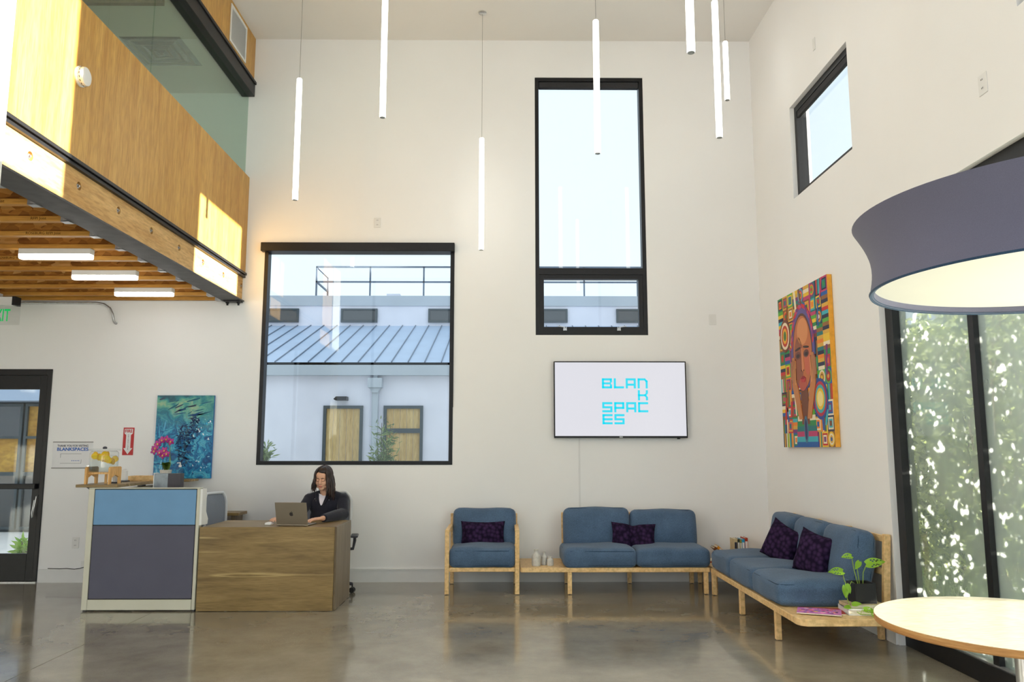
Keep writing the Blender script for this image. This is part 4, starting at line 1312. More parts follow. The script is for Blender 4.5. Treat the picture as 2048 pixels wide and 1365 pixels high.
# reception desk
dk = thing('reception_desk', 'oak-look reception desk with a full-height front panel', 'desk', (-2.14, 7.37, 0))
MB().box(-0.6, 0.60, 0.02, 0.70, 0.713, 0.738).build('desk_top', 'laminate', dk, bevel=0.002)
MB().box(-0.61, 0.605, 0.0, 0.02, 0.004, 0.738).build('front_panel', 'laminate', dk, bevel=0.0015)
MB().box(0.60, 0.622, 0.0205, 0.70, 0.004, 0.738).build('side_panel', 'laminate_side', dk, bevel=0.0015)
MB().box(-0.605, -0.585, 0.0205, 0.68, 0.004, 0.712).build('side_panel', 'laminate_side', dk, bevel=0.0015)

# laptop (lid back towards the room)
lp = thing('laptop', 'open space-grey laptop with a dark fruit logo on its lid', 'laptop', (-1.940, 7.455, 0.738), (0, 0, R(-7)))
base = MB().box(-0.15, 0.15, 0.0, 0.215, 0.004, 0.016).build('laptop_base', 'aluminium', lp, bevel=0.003)
MB().box(-0.135, 0.135, 0.03, 0.125, 0.0161, 0.0172).build('keyboard', 'keys', base)
for x in (-0.13, 0.13):
    for y in (0.015, 0.2):
        MB().cyl((x, y, 0), (x, y, 0.005), 0.008, n=10).build('foot', 'keys', base)
lid = MB().roundbox((0.30, 0.006, 0.213), 0.0029, 4, c=(0, 0, 0.1065)).build('laptop_lid', 'aluminium', lp, smooth=50, loc=(0, 0.002, 0.013), rot=(R(17), 0, 0))
MB().box(-0.145, 0.145, 0.0031, 0.0036, 0.006, 0.205).build('screen', 'screen_on', lid)
lg = MB()
ap_ = []
for i in range(28):
    t = 2 * PI * i / 28
    r = 0.0175 * (1 - 0.10 * math.cos(2 * t) * 0 + 0.06 * abs(math.sin(t)))
    x, z = r * math.cos(t) * 1.02, r * math.sin(t) * 1.06
    if z > 0 and abs(x) < 0.006:
        z -= 0.0022
    if z < 0 and abs(x) < 0.005:
        z += 0.0015
    d = math.hypot(x - 0.0205, z - 0.003)
    if d < 0.0095:
        x, z = 0.0205 - 0.0095 * (0.0205 - x) / max(d, 1e-4), 0.003 + 0.0095 * (z - 0.003) / max(d, 1e-4)
    ap_.append((x, z + 0.103))
lg.prism(ap_, -0.0037, -0.003, 'y')
lg.prism([(0.0005, 0.1235), (0.0035, 0.1245), (0.0075, 0.1285), (0.0075, 0.1325), (0.0035, 0.1305), (0.0, 0.127)], -0.0037, -0.003, 'y')
lg.build('lid_logo', 'logo_dark', lid)
ms = MB().roundbox((0.062, 0.105, 0.024), 0.0118, 6, (0, 0, 0.003), c=(0, 0, 0.012)).build('computer_mouse', 'white_plastic', loc=(-2.185, 7.575, 0.738), smooth=60)
tag(ms, 'white computer mouse under the seated person\'s hand', 'mouse')

# office chairs
def office_chair(label, loc, rotz, arms=True):
    c = thing('office_chair', label, 'office chair', loc, (0, 0, rotz))
    # front of the chair = -y
    MB().roundbox((0.48, 0.46, 0.07), 0.03, 8, (0, 0, 0.01), c=(0, 0, 0.45)).build('seat', 'chair_dark', c, smooth=60)
    hwid, z0, z1 = 0.255, 0.52, 0.985
    def bp_(u, v):
        x = u * hwid * (1 - 0.10 * (1 - v) - 0.05 * v * v - 0.22 * max(0.0, (v - 0.72) / 0.28) ** 3 - 0.25 * max(0.0, (0.18 - v) / 0.18) ** 2)
        y = 0.22 + 0.10 * v + 0.03 * math.cos(v * PI) - 0.05 * u * u
        return Vector((x, y, z0 + (z1 - z0) * v))
    mb = MB()
    n = 12
    vs = [bp_(-1 + 2 * i / n, j / n) for j in range(n + 1) for i in range(n + 1)]
    fs = [(j * (n + 1) + i, j * (n + 1) + i + 1, (j + 1) * (n + 1) + i + 1, (j + 1) * (n + 1) + i) for j in range(n) for i in range(n)]
    mb.add(vs, fs)
    mb.add([v + Vector((0, 0.006, 0)) for v in vs], [tuple(reversed(f)) for f in fs])
    mb.build('mesh_backrest', 'mesh_grey', c, smooth=180)
    loop = [bp_(-1 + 2 * i / 10, 0) for i in range(11)] + [bp_(1, i / 10) for i in range(1, 11)] + [bp_(1 - 2 * i / 10, 1) for i in range(1, 11)] + [bp_(-1, 1 - i / 10) for i in range(1, 11)]
    MB().tube(loop, 0.016, 8).build('back_frame', 'chair_frame', c, smooth=180)
    MB().tube([(0, 0.05, 0.40), (0, 0.24, 0.40), (0, 0.32, 0.52), (0, 0.335, 0.72)], [0.03, 0.028, 0.024, 0.018], 8).build('back_support', 'chair_dark', c, smooth=80)
    for s in (-1, 1):
        if arms:
            MB().tube([(s * 0.16, 0.02, 0.41), (s * 0.28, 0.02, 0.42), (s * 0.295, 0.03, 0.50), (s * 0.295, 0.02, 0.545)], 0.016, 8).build('arm_post', 'chair_dark', c, smooth=80)
            MB().roundbox((0.075, 0.24, 0.024), 0.011, 6, c=(s * 0.295, -0.02, 0.555)).build('arm_pad', 'chair_dark', c, smooth=60)
    MB().cyl((0, 0, 0.1), (0, 0, 0.27), 0.03, n=14).cyl((0, 0, 0.25), (0, 0, 0.42), 0.018, n=14).build('gas_lift', 'chair_dark', c, smooth=40)
    for k in range(5):
        a = 2 * PI * k / 5 - 0.30
        ex_, ey = 0.30 * math.cos(a), 0.30 * math.sin(a)
        lg_ = MB().tube([(0, 0, 0.115), (ex_ * 0.5, ey * 0.5, 0.105), (ex_, ey, 0.085)], [0.028, 0.022, 0.016], 8).build('base_leg', 'chair_dark', c, smooth=80)
        ca = MB()
        px, py = -math.sin(a), math.cos(a)
        for s in (-1, 1):
            ca.cyl((ex_ + px * (0.008 * s), ey + py * 0.008 * s, 0.027), (ex_ + px * 0.024 * s, ey + py * 0.024 * s, 0.027), 0.027, n=16)
        ca.cyl((ex_, ey, 0.03), (ex_, ey, 0.09), 0.007, n=8)
        ca.build('caster', 'keys', lg_, smooth=40)
    return c
office_chair('grey mesh office chair with the seated person', (-1.83, 8.35, 0), R(8))
office_chair('empty grey mesh office chair beside the partition', (-2.735, 8.30, 0), R(84), False)

# ================================================================= PERSON
def person():
    HX = Vector((-1.845, 8.235, 1.135))
    HR = Euler((R(10), 0, R(-8)), 'XYZ').to_matrix()     # nods down, turns towards the laptop
    H = lambda p: HX + HR @ Vector(p)
    hrot = Euler((R(10), 0, R(-8)), 'XYZ')
    b = MB()
    def e(c, r, n=20, m=14):
        b.ell(H(c), r, n, m, rot=hrot)
    e((0, 0.018, 0.032), (0.070, 0.088, 0.086))
    e((0, -0.012, -0.028), (0.060, 0.070, 0.076))
    e((0, -0.048, -0.082), (0.032, 0.032, 0.026))
    e((0, -0.055, 0.045), (0.052, 0.030, 0.045))
    for s in (-1, 1):
        e((s * 0.034, -0.050, -0.028), (0.027, 0.028, 0.032))
        e((s * 0.029, -0.074, 0.001), (0.0145, 0.011, 0.010))
        e((s * 0.028, -0.076, 0.020), (0.023, 0.010, 0.008))
        e((s * 0.070, 0.006, -0.008), (0.008, 0.017, 0.028))
        e((s * 0.010, -0.094, -0.031), (0.0075, 0.009, 0.006))
        e((s * 0.040, -0.030, -0.065), (0.02, 0.03, 0.022))
    b.tube([H((0, -0.080, 0.010)), H((0, -0.090, -0.010)), H((0, -0.102, -0.027))], [0.007, 0.008, 0.0105], 10)
    b.ell(H((0, -0.098, -0.030)), (0.010, 0.009, 0.008), 10, 8, rot=hrot)
    e((0, -0.081, -0.056), (0.021, 0.010, 0.006))
    e((0, -0.080, -0.064), (0.018, 0.010, 0.006))
    # neck, trunk, limbs as one body
    neck0, neck1 = H((0, 0.015, -0.07)), Vector((-1.83, 8.285, 0.97))
    b.tube([neck0, (neck0 + neck1) / 2, neck1, neck1 - Vector((0, -0.01, 0.05))], [0.05, 0.047, 0.053, 0.075], 16)
    b.ell((-1.825, 8.30, 0.86), (0.15, 0.085, 0.12), 20, 12)
    b.ell((-1.825, 8.31, 0.70), (0.125, 0.09, 0.16), 20, 12)
    b.ell((-1.83, 8.33, 0.56), (0.16, 0.12, 0.11), 20, 12)
    J = {}
    J[1] = [(-1.655, 8.30, 0.925), (-1.622, 8.17, 0.790), (-1.735, 7.735, 0.782)]   # arm on the side of the desk end
    J[-1] = [(-1.995, 8.30, 0.925), (-2.045, 8.14, 0.795), (-2.130, 7.735, 0.785)]
    for s in (1, -1):
        sh, el, wr = [Vector(p) for p in J[s]]
        b.tube([sh, (sh + el) / 2, el], [0.045, 0.041, 0.036], 12)
        b.ell(sh, (0.05, 0.05, 0.05), 12, 8)
        b.ell(el, (0.036, 0.036, 0.036), 12, 8)
        b.tube([el, el.lerp(wr, 0.4), wr], [0.035, 0.034, 0.023], 12)
        b.ell(wr, (0.023, 0.023, 0.02), 10, 8)
    for s in (-1, 1):
        hip, kn, an = Vector((-1.83 + s * 0.085, 8.30, 0.53)), Vector((-1.83 + s * 0.12, 7.88, 0.50)), Vector((-1.83 + s * 0.12, 7.92, 0.10))
        b.tube([hip, hip.lerp(kn, 0.5), kn], [0.082, 0.07, 0.055], 14)
        b.ell(kn, (0.054,) * 3, 12, 8)
        b.tube([kn, kn.lerp(an, 0.3), an], [0.052, 0.052, 0.034], 12)
        b.tube([an + Vector((0, 0.03, -0.05)), an + Vector((0, -0.06, -0.055)), an + Vector((0, -0.14, -0.068))], [0.036, 0.036, 0.026], 10)
    # hands: palm + five fingers each
    def hand(wr, dirv, up, thumb, curl, lens=(0.066, 0.074, 0.070, 0.056)):
        d = Vector(dirv).normalized()
        u = Vector(up).normalized()
        sd_ = d.cross(u).normalized() * thumb          # towards the thumb
        u = sd_.cross(d).normalized() * (1 if thumb > 0 else -1)
        if u.z < 0:
            u = -u
        wr = Vector(wr)
        pc = wr + d * 0.048
        for k in range(4):
            off = sd_ * (0.024 - 0.016 * k)
            b.tube([wr + sd_ * (0.012 - 0.008 * k) + d * 0.0, wr + d * 0.045 + off * 0.9, wr + d * 0.084 + off], [0.0145, 0.0135, 0.0105], 8)
            p = wr + d * 0.082 + off
            L = lens[k]
            a = 0.0
            pts = [p]
            for q, fr__ in enumerate((0.45, 0.32, 0.23)):
                a += curl[q]
                p = p + (d * math.cos(a) - u * math.sin(a)) * L * fr__ + sd_ * (0.002 * (1.5 - k))
                pts.append(p)
            b.tube(pts, [0.0092, 0.0086, 0.0078, 0.0066], 8)
            b.ell(pts[-1], (0.0066,) * 3, 8, 6)
        p0 = wr + d * 0.022 + sd_ * 0.016 - u * 0.004
        p1 = p0 + d * 0.022 + sd_ * 0.022 - u * 0.006
        p2 = p1 + d * 0.028 + sd_ * 0.008 - u * 0.006
        p3 = p2 + d * 0.022 - u * 0.004
        b.tube([p0, p1, p2, p3], [0.013, 0.0112, 0.0096, 0.0072], 8)
        b.ell(p3, (0.0072,) * 3, 8, 6)
    hand((-1.745, 7.728, 0.784), (-0.72, -0.64, -0.06), (0, 0, 1), 1, (0.18, 0.35, 0.3))
    hand((-2.130, 7.735, 0.784), (-0.22, -0.95, 0.05), (0, 0, 1), -1, (0.12, 0.30, 0.30))
    me = remesh(b, 0.0042, 3)
    me.name = 'person'
    body = place('person', me, 'skin')
    tag(body, 'seated person in a black jacket with long dark hair typing on a laptop', 'person')
    # clothes
    j = MB()
    j.ell((-1.825, 8.305, 0.865), (0.172, 0.108, 0.125), 24, 14)
    j.ell((-1.825, 8.31, 0.74), (0.160, 0.118, 0.17), 24, 14)
    j.ell((-1.83, 8.325, 0.60), (0.175, 0.135, 0.10), 24, 14)
    j.tube([(-1.66, 8.305, 0.925), (-1.74, 8.305, 0.955), (-1.825, 8.31, 0.965), (-1.91, 8.305, 0.955), (-1.99, 8.305, 0.925)], [0.060, 0.058, 0.068, 0.058, 0.060], 14)
    for s in (1, -1):
        sh, el, wr = [Vector(p) for p in J[s]]
        j.ell(sh, (0.062, 0.064, 0.062), 14, 10)
        j.tube([sh, sh.lerp(el, 0.5), el], [0.059, 0.058, 0.056], 14)
        j.ell(el, (0.061, 0.061, 0.056), 14, 10)
        w2 = el.lerp(wr, 0.93)
        j.tube([el, el.lerp(w2, 0.35), el.lerp(w2, 0.7), w2], [0.058, 0.056, 0.046, 0.038], 14)
        for q in range(7):
            t = 0.08 + q * 0.13
            c = el.lerp(w2, t)
            j.ell(c, (0.060 - 0.022 * t, 0.016, 0.058 - 0.022 * t), 12, 8, rot=Euler((0.3, 0.2 * (-1) ** q, 0.25 * s + 0.1 * (-1) ** q)))
        for q in range(4):
            c = sh.lerp(el, 0.25 + 0.2 * q)
            j.ell(c, (0.062, 0.062, 0.012), 12, 8, rot=Euler((0.7, 0.25 * (-1) ** q, 0)))
    # stand collar
    j.tube([(-1.835 + 0.078 * math.sin(t), 8.292 - 0.070 * math.cos(t), 0.985 + 0.012 * math.cos(t * 0.5)) for t in [R(a) for a in range(48, 313, 12)]], [0.018] * 23, 8)
    jm = remesh(j, 0.006, 5)
    jm.name = 'jacket'
    bvh = BVHTree.FromPolygons([v.co[:] for v in jm.vertices], [p.vertices[:] for p in jm.polygons])
    place('jacket', jm, 'jacket', body, label='black snap jacket')
    def front(x, z, off):
        h = bvh.ray_cast(Vector((x, 7.95, z)), Vector((0, 1, 0)))
        y = h[0].y if h[0] is not None else 8.24
        return Vector((x, min(y, 8.245) - off, z))
    cx = -1.848
    sh_ = MB()
    rows = [(0.992, 0.040), (0.97, 0.040), (0.95, 0.038), (0.93, 0.032), (0.905, 0.022), (0.885, 0.012), (0.872, 0.003)]
    vs = []
    for z, w in rows:
        for u in (-1, -0.5, 0, 0.5, 1):
            vs.append(front(cx + u * w, z - (0.016 * (1 - u * u) if z > 0.96 else 0), 0.006))
    sh_.add(vs, [(i * 5 + k, i * 5 + k + 1, (i + 1) * 5 + k + 1, (i + 1) * 5 + k) for i in range(len(rows) - 1) for k in range(4)])
    sh_.build('shirt', 'shirt', body, smooth=180, label='white shirt in the open collar')
    lap = MB()
    for s in (-1, 1):
        lap.tube([front(cx + s * (w + 0.012), z, 0.006) for z, w in rows], [0.017, 0.018, 0.018, 0.017, 0.015, 0.012, 0.008], 8)
    lap.build('collar_flap', 'jacket', body, smooth=180)
    sn = MB()
    for x, z in ((-1.925, 0.935), (-1.905, 0.918), (-1.885, 0.912), (-1.775, 0.925)):
        p = front(x, z, 0.004)
        sn.ell(p, (0.004, 0.003, 0.004), 8, 6)
    sn.build('snap_button', 'chrome', body)
    tr_ = MB()
    tr_.ell((-1.83, 8.32, 0.545), (0.172, 0.135, 0.10), 20, 12)
    for s in (-1, 1):
        hip, kn, an = Vector((-1.83 + s * 0.085, 8.30, 0.53)), Vector((-1.83 + s * 0.12, 7.88, 0.50)), Vector((-1.83 + s * 0.12, 7.92, 0.12))
        tr_.tube([hip, hip.lerp(kn, 0.5), kn], [0.090, 0.078, 0.064], 14)
        tr_.ell(kn, (0.063,) * 3, 12, 8)
        tr_.tube([kn, kn.lerp(an, 0.3), an], [0.06, 0.06, 0.05], 12)
    tm = remesh(tr_, 0.008, 4)
    place('trousers', tm, 'trousers', body)
    so = MB()
    for s in (-1, 1):
        an = Vector((-1.83 + s * 0.12, 7.92, 0.10))
        so.ell(an + Vector((0, -0.05, -0.055)), (0.045, 0.125, 0.045), 14, 10)
    so.build('shoes', 'keys', body, smooth=180)
    # face details
    br = MB()
    for s in (-1, 1):
        br.tube([H((s * 0.012, -0.0885, 0.020)), H((s * 0.028, -0.088, 0.0255)), H((s * 0.046, -0.078, 0.020))], [0.0030, 0.0034, 0.0018], 6)
    br.build('eyebrow', 'brow', body)
    la = MB()
    for s in (-1, 1):
        la.tube([H((s * 0.015, -0.0835, -0.003)), H((s * 0.022, -0.0865, -0.0065)), H((s * 0.030, -0.0868, -0.0075)), H((s * 0.038, -0.083, -0.006)), H((s * 0.044, -0.077, -0.002))], 0.0017, 6)
    la.build('eyelashes', 'brow', body)
    li = MB()
    li.ell(H((0, -0.0835, -0.0565)), (0.0205, 0.0095, 0.0042), 14, 8, rot=hrot)
    li.ell(H((0, -0.083, -0.0645)), (0.0165, 0.0095, 0.0052), 14, 8, rot=hrot)
    li.build('lips', 'skin_red', body, smooth=180)
    # hair
    rng = random.Random(21)
    hr = MB()
    hr.ell(H((0, 0.032, 0.042)), (0.080, 0.090, 0.086), 24, 16, rot=hrot)
    hr.ell(H((0.012, 0.006, 0.084)), (0.070, 0.084, 0.048), 24, 14, rot=hrot)
    hr.ell(H((0, 0.055, -0.03)), (0.074, 0.062, 0.10), 20, 12, rot=hrot)
    def strand(phi, L, rad, flare, wav, lift, seed):
        r2 = random.Random(seed)
        a, c, e_ = 0.084 + lift, 0.098 + lift, 0.094 + lift
        sx = math.sin(phi)
        pts, rs = [], []
        n1 = 7
        for i in range(n1):
            th = R(8) + (R(94) - R(8)) * i / (n1 - 1)
            front_pull = max(0.0, math.cos(phi))
            x = 0.014 * (1 - i / n1) + a * math.sin(th) * math.sin(phi)
            y = 0.012 - c * math.sin(th) * math.cos(phi) - 0.050 * front_pull * math.sin(th * 2) * 0.4
            z = 0.036 + e_ * math.cos(th)
            pts.append(H((x, y, z)))
            rs.append(rad * (0.55 + 0.45 * i / n1))
        p = pts[-1].copy()
        out = Vector((math.sin(phi), -math.cos(phi) * 0.4, 0))
        n2 = 8
        ph = r2.uniform(0, 6.28)
        for i in range(1, n2 + 1):
            t = i / n2
            q = p + Vector((0, 0, -L * t)) + out * (flare * math.sin(t * PI * 0.62)) + Vector((math.sin(ph + t * 5) * wav * t, math.cos(ph + t * 4) * wav * t, 0))
            pts.append(q)
            rs.append(rad * (1.0 - 0.72 * t ** 1.8))
        hr.tube(pts, rs, 6, flat=0.7)
    for k in range(120):
        s = 1 if k % 2 else -1
        phi = s * R(rng.uniform(62, 180))
        right = phi > 0
        L = rng.uniform(0.17, 0.25) if right else rng.uniform(0.12, 0.165)
        strand(phi, L, rng.uniform(0.008, 0.0125), rng.uniform(0.012, 0.045) if right else rng.uniform(0.004, 0.022), rng.uniform(0.004, 0.016), rng.uniform(-0.004, 0.006), k)
    for k in range(34):                                    # locks framing the face
        s = 1 if k % 3 else -1
        phi = s * R(rng.uniform(42, 68))
        L = rng.uniform(0.12, 0.20) if s > 0 else rng.uniform(0.10, 0.15)
        strand(phi, L, rng.uniform(0.006, 0.010), rng.uniform(0.004, 0.03), rng.uniform(0.004, 0.014), rng.uniform(-0.002, 0.005), 500 + k)
    hr.build('hair', 'hair', body, smooth=180, label='long dark brown hair')
person()

# ================================================================= LOUNGE SEATING
SZ = 0.26
def cushion(name, parent, size, loc, rot=(0, 0, 0), puff=0.02, r=0.055, seed=0, axis=2):
    rg = random.Random(seed)
    ph = [rg.uniform(0, 6.28) for _ in range(6)]
    def fn(p, u):
        q = p.copy()
        k = 0.006
        q[axis] += k * math.sin(u[(axis + 1) % 3] * 3 + ph[0]) * math.cos(u[(axis + 2) % 3] * 2.5 + ph[1]) * u[axis]
        for a in range(3):
            q[a] += 0.004 * math.sin(5 * u[(a + 1) % 3] + ph[a + 2]) * (u[a])
        return q
    pf = [0.006, 0.006, 0.006]
    pf[axis] = puff
    o = MB().roundbox(size, r, 14, tuple(pf), fn=fn).build(name, 'sofa', parent, smooth=180, weld=True, loc=loc, rot=rot)
    # piping seams along both broad faces
    a, b = (axis + 1) % 3, (axis + 2) % 3
    for s in (-1, 1):
        pts = []
        hx, hy, rr = size[a] / 2 - 0.012, size[b] / 2 - 0.012, r
        for cxx, cyy, a0 in ((1, 1, 0), (-1, 1, 90), (-1, -1, 180), (1, -1, 270)):
            for t in range(0, 91, 30):
                an = R(a0 + t)
                p = [0, 0, 0]
                p[a] = cxx * (hx - rr) + rr * math.cos(an)
                p[b] = cyy * (hy - rr) + rr * math.sin(an)
                p[axis] = s * (size[axis] / 2 - r * 0.42)
                pts.append(p)
        pts.append(pts[0])
        MB().tube(pts, 0.0042, 6).build('piping', 'piping', o, smooth=180)
    return o

def pillow(label, loc, rot, w, h, t, crease=False, seed=1):
    mb = MB()
    n = 18
    rg = random.Random(seed)
    ph = [rg.uniform(0, 6.28) for _ in range(4)]
    for s in (-1, 1):
        vs, fs = [], []
        for j in range(n + 1):
            for i in range(n + 1):
                u, v = -1 + 2 * i / n, -1 + 2 * j / n
                x = u * w / 2 * (1 - 0.07 * (1 - v * v) ** 1.0 + 0.0)
                z = v * h / 2 * (1 - 0.09 * (1 - u * u))
                k = max(0.0, (1 - u ** 4) * (1 - v ** 4)) ** 0.6
                y = s * t / 2 * k + 0.006 * math.sin(4 * u + ph[0]) * math.cos(3 * v + ph[1]) * k
                if crease:
                    y += 0.05 * math.exp(-(u / 0.16) ** 2) * 0.9 - 0.02 * abs(u)
                    z += -0.012 * math.exp(-(u / 0.25) ** 2)
                vs.append((x, y, z))
        for j in range(n):
            for i in range(n):
                a = j * (n + 1) + i
                f = (a, a + 1, a + n + 2, a + n + 1)
                fs.append(f if s < 0 else tuple(reversed(f)))
        mb.add(vs, fs)
    o = mb.build('throw_pillow', 'knit', smooth=180, weld=True, loc=loc, rot=rot)
    tag(o, label, 'pillow')
    return o

def leg(parent, x, y, z1=0.217, s=0.043, z0=0.004):
    o = MB().box(x - s / 2, x + s / 2, y - s / 2, y + s / 2, z0, z1).build('leg', 'maple', parent, bevel=0.003)
    MB().cyl((x, y, 0), (x, y, z0), 0.013, n=10).build('glide', 'chair_dark', o)
    return o

# armchair
acx = -0.2205
ac = thing('armchair', 'maple-framed armchair with blue cushions and square arms', 'armchair', (acx, 8.16, 0))
hx = 0.372
for s in (-1, 1):
    leg(ac, s * (hx - 0.021), 0.022, 0.632)
    MB().box(s * (hx - 0.021) - 0.0215, s * (hx - 0.021) + 0.0215, 0.044, 0.645, 0.600, 0.632).build('arm', 'maple', ac, bevel=0.003)
    MB().bar((s * (hx - 0.03), 0.66, 0.004), (s * (hx - 0.03), 0.70, 0.74), 0.04, 0.045, up=(0, 1, 0)).build('back_post', 'maple', ac, bevel=0.003)
    MB().box(s * (hx - 0.021) - 0.015, s * (hx - 0.021) + 0.015, 0.044, 0.65, 0.222, 0.262).build('side_rail', 'maple', ac, bevel=0.002)
MB().box(-hx + 0.044, hx - 0.044, 0.004, 0.036, 0.222, 0.262).build('front_rail', 'maple', ac, bevel=0.003)
MB().box(-hx + 0.04, hx - 0.04, 0.64, 0.672, 0.222, 0.262).build('rear_rail', 'maple', ac, bevel=0.003)
for z in (0.45, 0.58, 0.70):
    MB().box(-hx + 0.05, hx - 0.05, 0.685, 0.705, z, z + 0.05).build('back_slat', 'maple', ac, bevel=0.003)
for y in (0.15, 0.3, 0.45, 0.58):
    MB().box(-hx + 0.04, hx - 0.04, y, y + 0.06, 0.236, 0.255).build('seat_slat', 'maple', ac)
cushion('seat_cushion', ac, (0.66, 0.62, 0.185), (0, 0.295, 0.355), puff=0.02, seed=1)
cushion('back_cushion', ac, (0.66, 0.16, 0.40), (0.008, 0.585, 0.60), rot=(R(-8), 0, 0), puff=0.03, seed=2, axis=1)
pillow('plum knitted lumbar pillow on the armchair', (acx - 0.005, 8.615, 0.545), (R(-14), 0, R(0)), 0.47, 0.27, 0.13, seed=4)

# bench sofa along the back wall with its built-in side table end
bs = thing('bench_sofa', 'maple bench sofa with two blue seats and a vacant table end along the back wall', 'sofa', (0, 0, 0))
poly = [(0.185, 8.16), (2.058, 8.16), (2.058, 8.86), (0.160, 8.86), (0.160, 8.19), (0.166, 8.172)]
MB().prism(poly, 0.216, SZ, 'z').build('bench_top', 'maple', bs, bevel=0.004)
for x in (0.655, 2.02):
    leg(bs, x, 8.185)
for x in (0.672, 1.353, 2.025):
    leg(bs, x, 8.835)
for x in (0.645, 1.353, 2.02):
    MB().bar((x, 8.80, SZ - 0.005), (x, 8.865, 0.745), 0.045, 0.04, up=(0, 1, 0)).build('back_post', 'maple', bs, bevel=0.003)
MB().bar((0.625, 8.862, 0.725), (2.045, 8.862, 0.725), 0.03, 0.05).build('back_rail', 'maple', bs, bevel=0.003)
MB().bar((0.625, 8.835, 0.52), (2.045, 8.835, 0.52), 0.03, 0.05).build('back_rail', 'maple', bs, bevel=0.003)
for k, xc in enumerate((0.965, 1.695)):
    cushion('seat_cushion', bs, (0.738, 0.62, 0.18), (xc, 8.45, 0.352), puff=0.022, seed=10 + k)
cushion('back_cushion', bs, (0.70, 0.17, 0.425), (0.985, 8.70, 0.600), rot=(R(-9), 0, 0), puff=0.035, seed=20, axis=1, r=0.07)
cushion('back_cushion', bs, (0.70, 0.17, 0.405), (1.698, 8.70, 0.588), rot=(R(-9), 0, 0), puff=0.035, seed=21, axis=1, r=0.07)
pillow('creased plum pillow in the gap of the back wall sofa', (1.355, 8.545, 0.528), (R(-12), R(3), 0), 0.47, 0.27, 0.10, crease=True, seed=6)

# bench sofa along the side wall, table end towards the room
rs = thing('bench_sofa', 'three-seat maple bench sofa with blue cushions along the side wall', 'sofa', (0, 0, 0))
poly = [(2.062, 8.155), (2.062, 5.80), (2.075, 5.765), (2.115, 5.735), (2.90, 5.735), (2.90, 8.155)]
MB().prism(poly[::-1], 0.212, SZ, 'z').build('bench_top', 'maple', rs, bevel=0.004)
for y in (8.13, 7.20, 6.275):
    leg(rs, 2.088, y)
    leg(rs, 2.875, y)
for y in (8.10, 7.45, 6.80, 6.13):
    MB().bar((2.855, y, SZ - 0.005), (2.892, y, 0.80), 0.05, 0.04, up=(0, 1, 0)).build('back_post', 'maple', rs, bevel=0.003)
MB().bar((2.884, 6.128, 0.765), (2.884, 8.10, 0.765), 0.02, 0.05).build('back_rail', 'maple', rs, bevel=0.003)
MB().bar((2.869, 6.128, 0.52), (2.869, 8.10, 0.52), 0.02, 0.05).build('back_rail', 'maple', rs, bevel=0.003)
for k, yc in enumerate((7.80, 7.14, 6.485)):
    cushion('seat_cushion', rs, (0.64, 0.655, 0.185), (2.375, yc, 0.354), puff=0.022, seed=30 + k)
    cushion('back_cushion', rs, (0.18, 0.635, 0.43), (2.735, yc, 0.605), rot=(0, R(9), 0), puff=0.035, seed=40 + k, axis=0, r=0.075)
pillow('plum knitted pillow between the two far seats of the side wall sofa', (2.52, 7.38, 0.585), (R(-14), R(22), R(-62)), 0.36, 0.36, 0.13, seed=8)
pillow('plum knitted pillow leaning at the side wall sofa next to the vine', (2.535, 6.67, 0.585), (R(-12), R(12), R(-66)), 0.35, 0.36, 0.13, seed=9)

# corner table with books
ctb = thing('corner_table', 'square maple corner table between the two sofas', 'side table', (2.49, 8.52, 0))
MB().box(-0.40, 0.41, -0.335, 0.36, 0.216, SZ).build('table_top', 'maple', ctb, bevel=0.004)
for x in (-0.37, 0.38):
    for y in (-0.30, 0.33):
        leg(ctb, x, y)
def book(label, loc, rot, w, d, h, m, kind='upright'):
    b = thing('book', label, 'book', loc, rot)
    c = MB()
    c.box(-w / 2, -w / 2 + 0.003, 0, d, 0, h).box(w / 2 - 0.003, w / 2, 0, d, 0, h).box(-w / 2, w / 2, -0.003, 0.0, 0, h)
    c.build('cover', m, b)
    MB().box(-w / 2 + 0.003, w / 2 - 0.003, 0.0, d - 0.006, 0.004, h - 0.004).build('pages', 'pages', b)
    MB().box(-w / 2 + 0.004, w / 2 - 0.004, -0.0042, -0.003, h * 0.55, h * 0.85).build('spine_label', 'sign_white' if m is not BOOKM[0] else 'ink', b)
for i, (x, w, h, mi, lb) in enumerate(((2.468, 0.034, 0.225, 0, 'cream upright book at the open end of the row on the corner table'), (2.499, 0.024, 0.222, 1, 'black upright book on the corner table beside the cream one'), (2.522, 0.020, 0.215, 2, 'olive upright book on the corner table'), (2.548, 0.030, 0.222, 3, 'bright blue upright book on the corner table'), (2.581, 0.032, 0.235, 4, 'tall red-brown upright book at the wall end of the row'))):
    book(lb, (x, 8.66, SZ), (0, 0, 0), w, 0.16, h, BOOKM[mi])
book('orange book leaning over on the corner table', (2.430, 8.68, SZ + 0.0), (0, R(-47), 0), 0.026, 0.15, 0.21, BOOKM[5])
book('brown book leaning over against the orange book on the corner table', (2.394, 8.68, SZ + 0.0), (0, R(-49), 0), 0.022, 0.15, 0.20, BOOKM[6])
ph_ = thing('book', 'red and white paperback lying flat at the corner table edge', 'book', (2.16, 8.60, SZ))
MB().box(-0.05, 0.08, -0.09, 0.09, 0, 0.012).build('cover', BOOKM[4], ph_)
MB().box(-0.05, 0.08, -0.09, 0.09, 0.0125, 0.024).build('pages', 'pages', ph_)

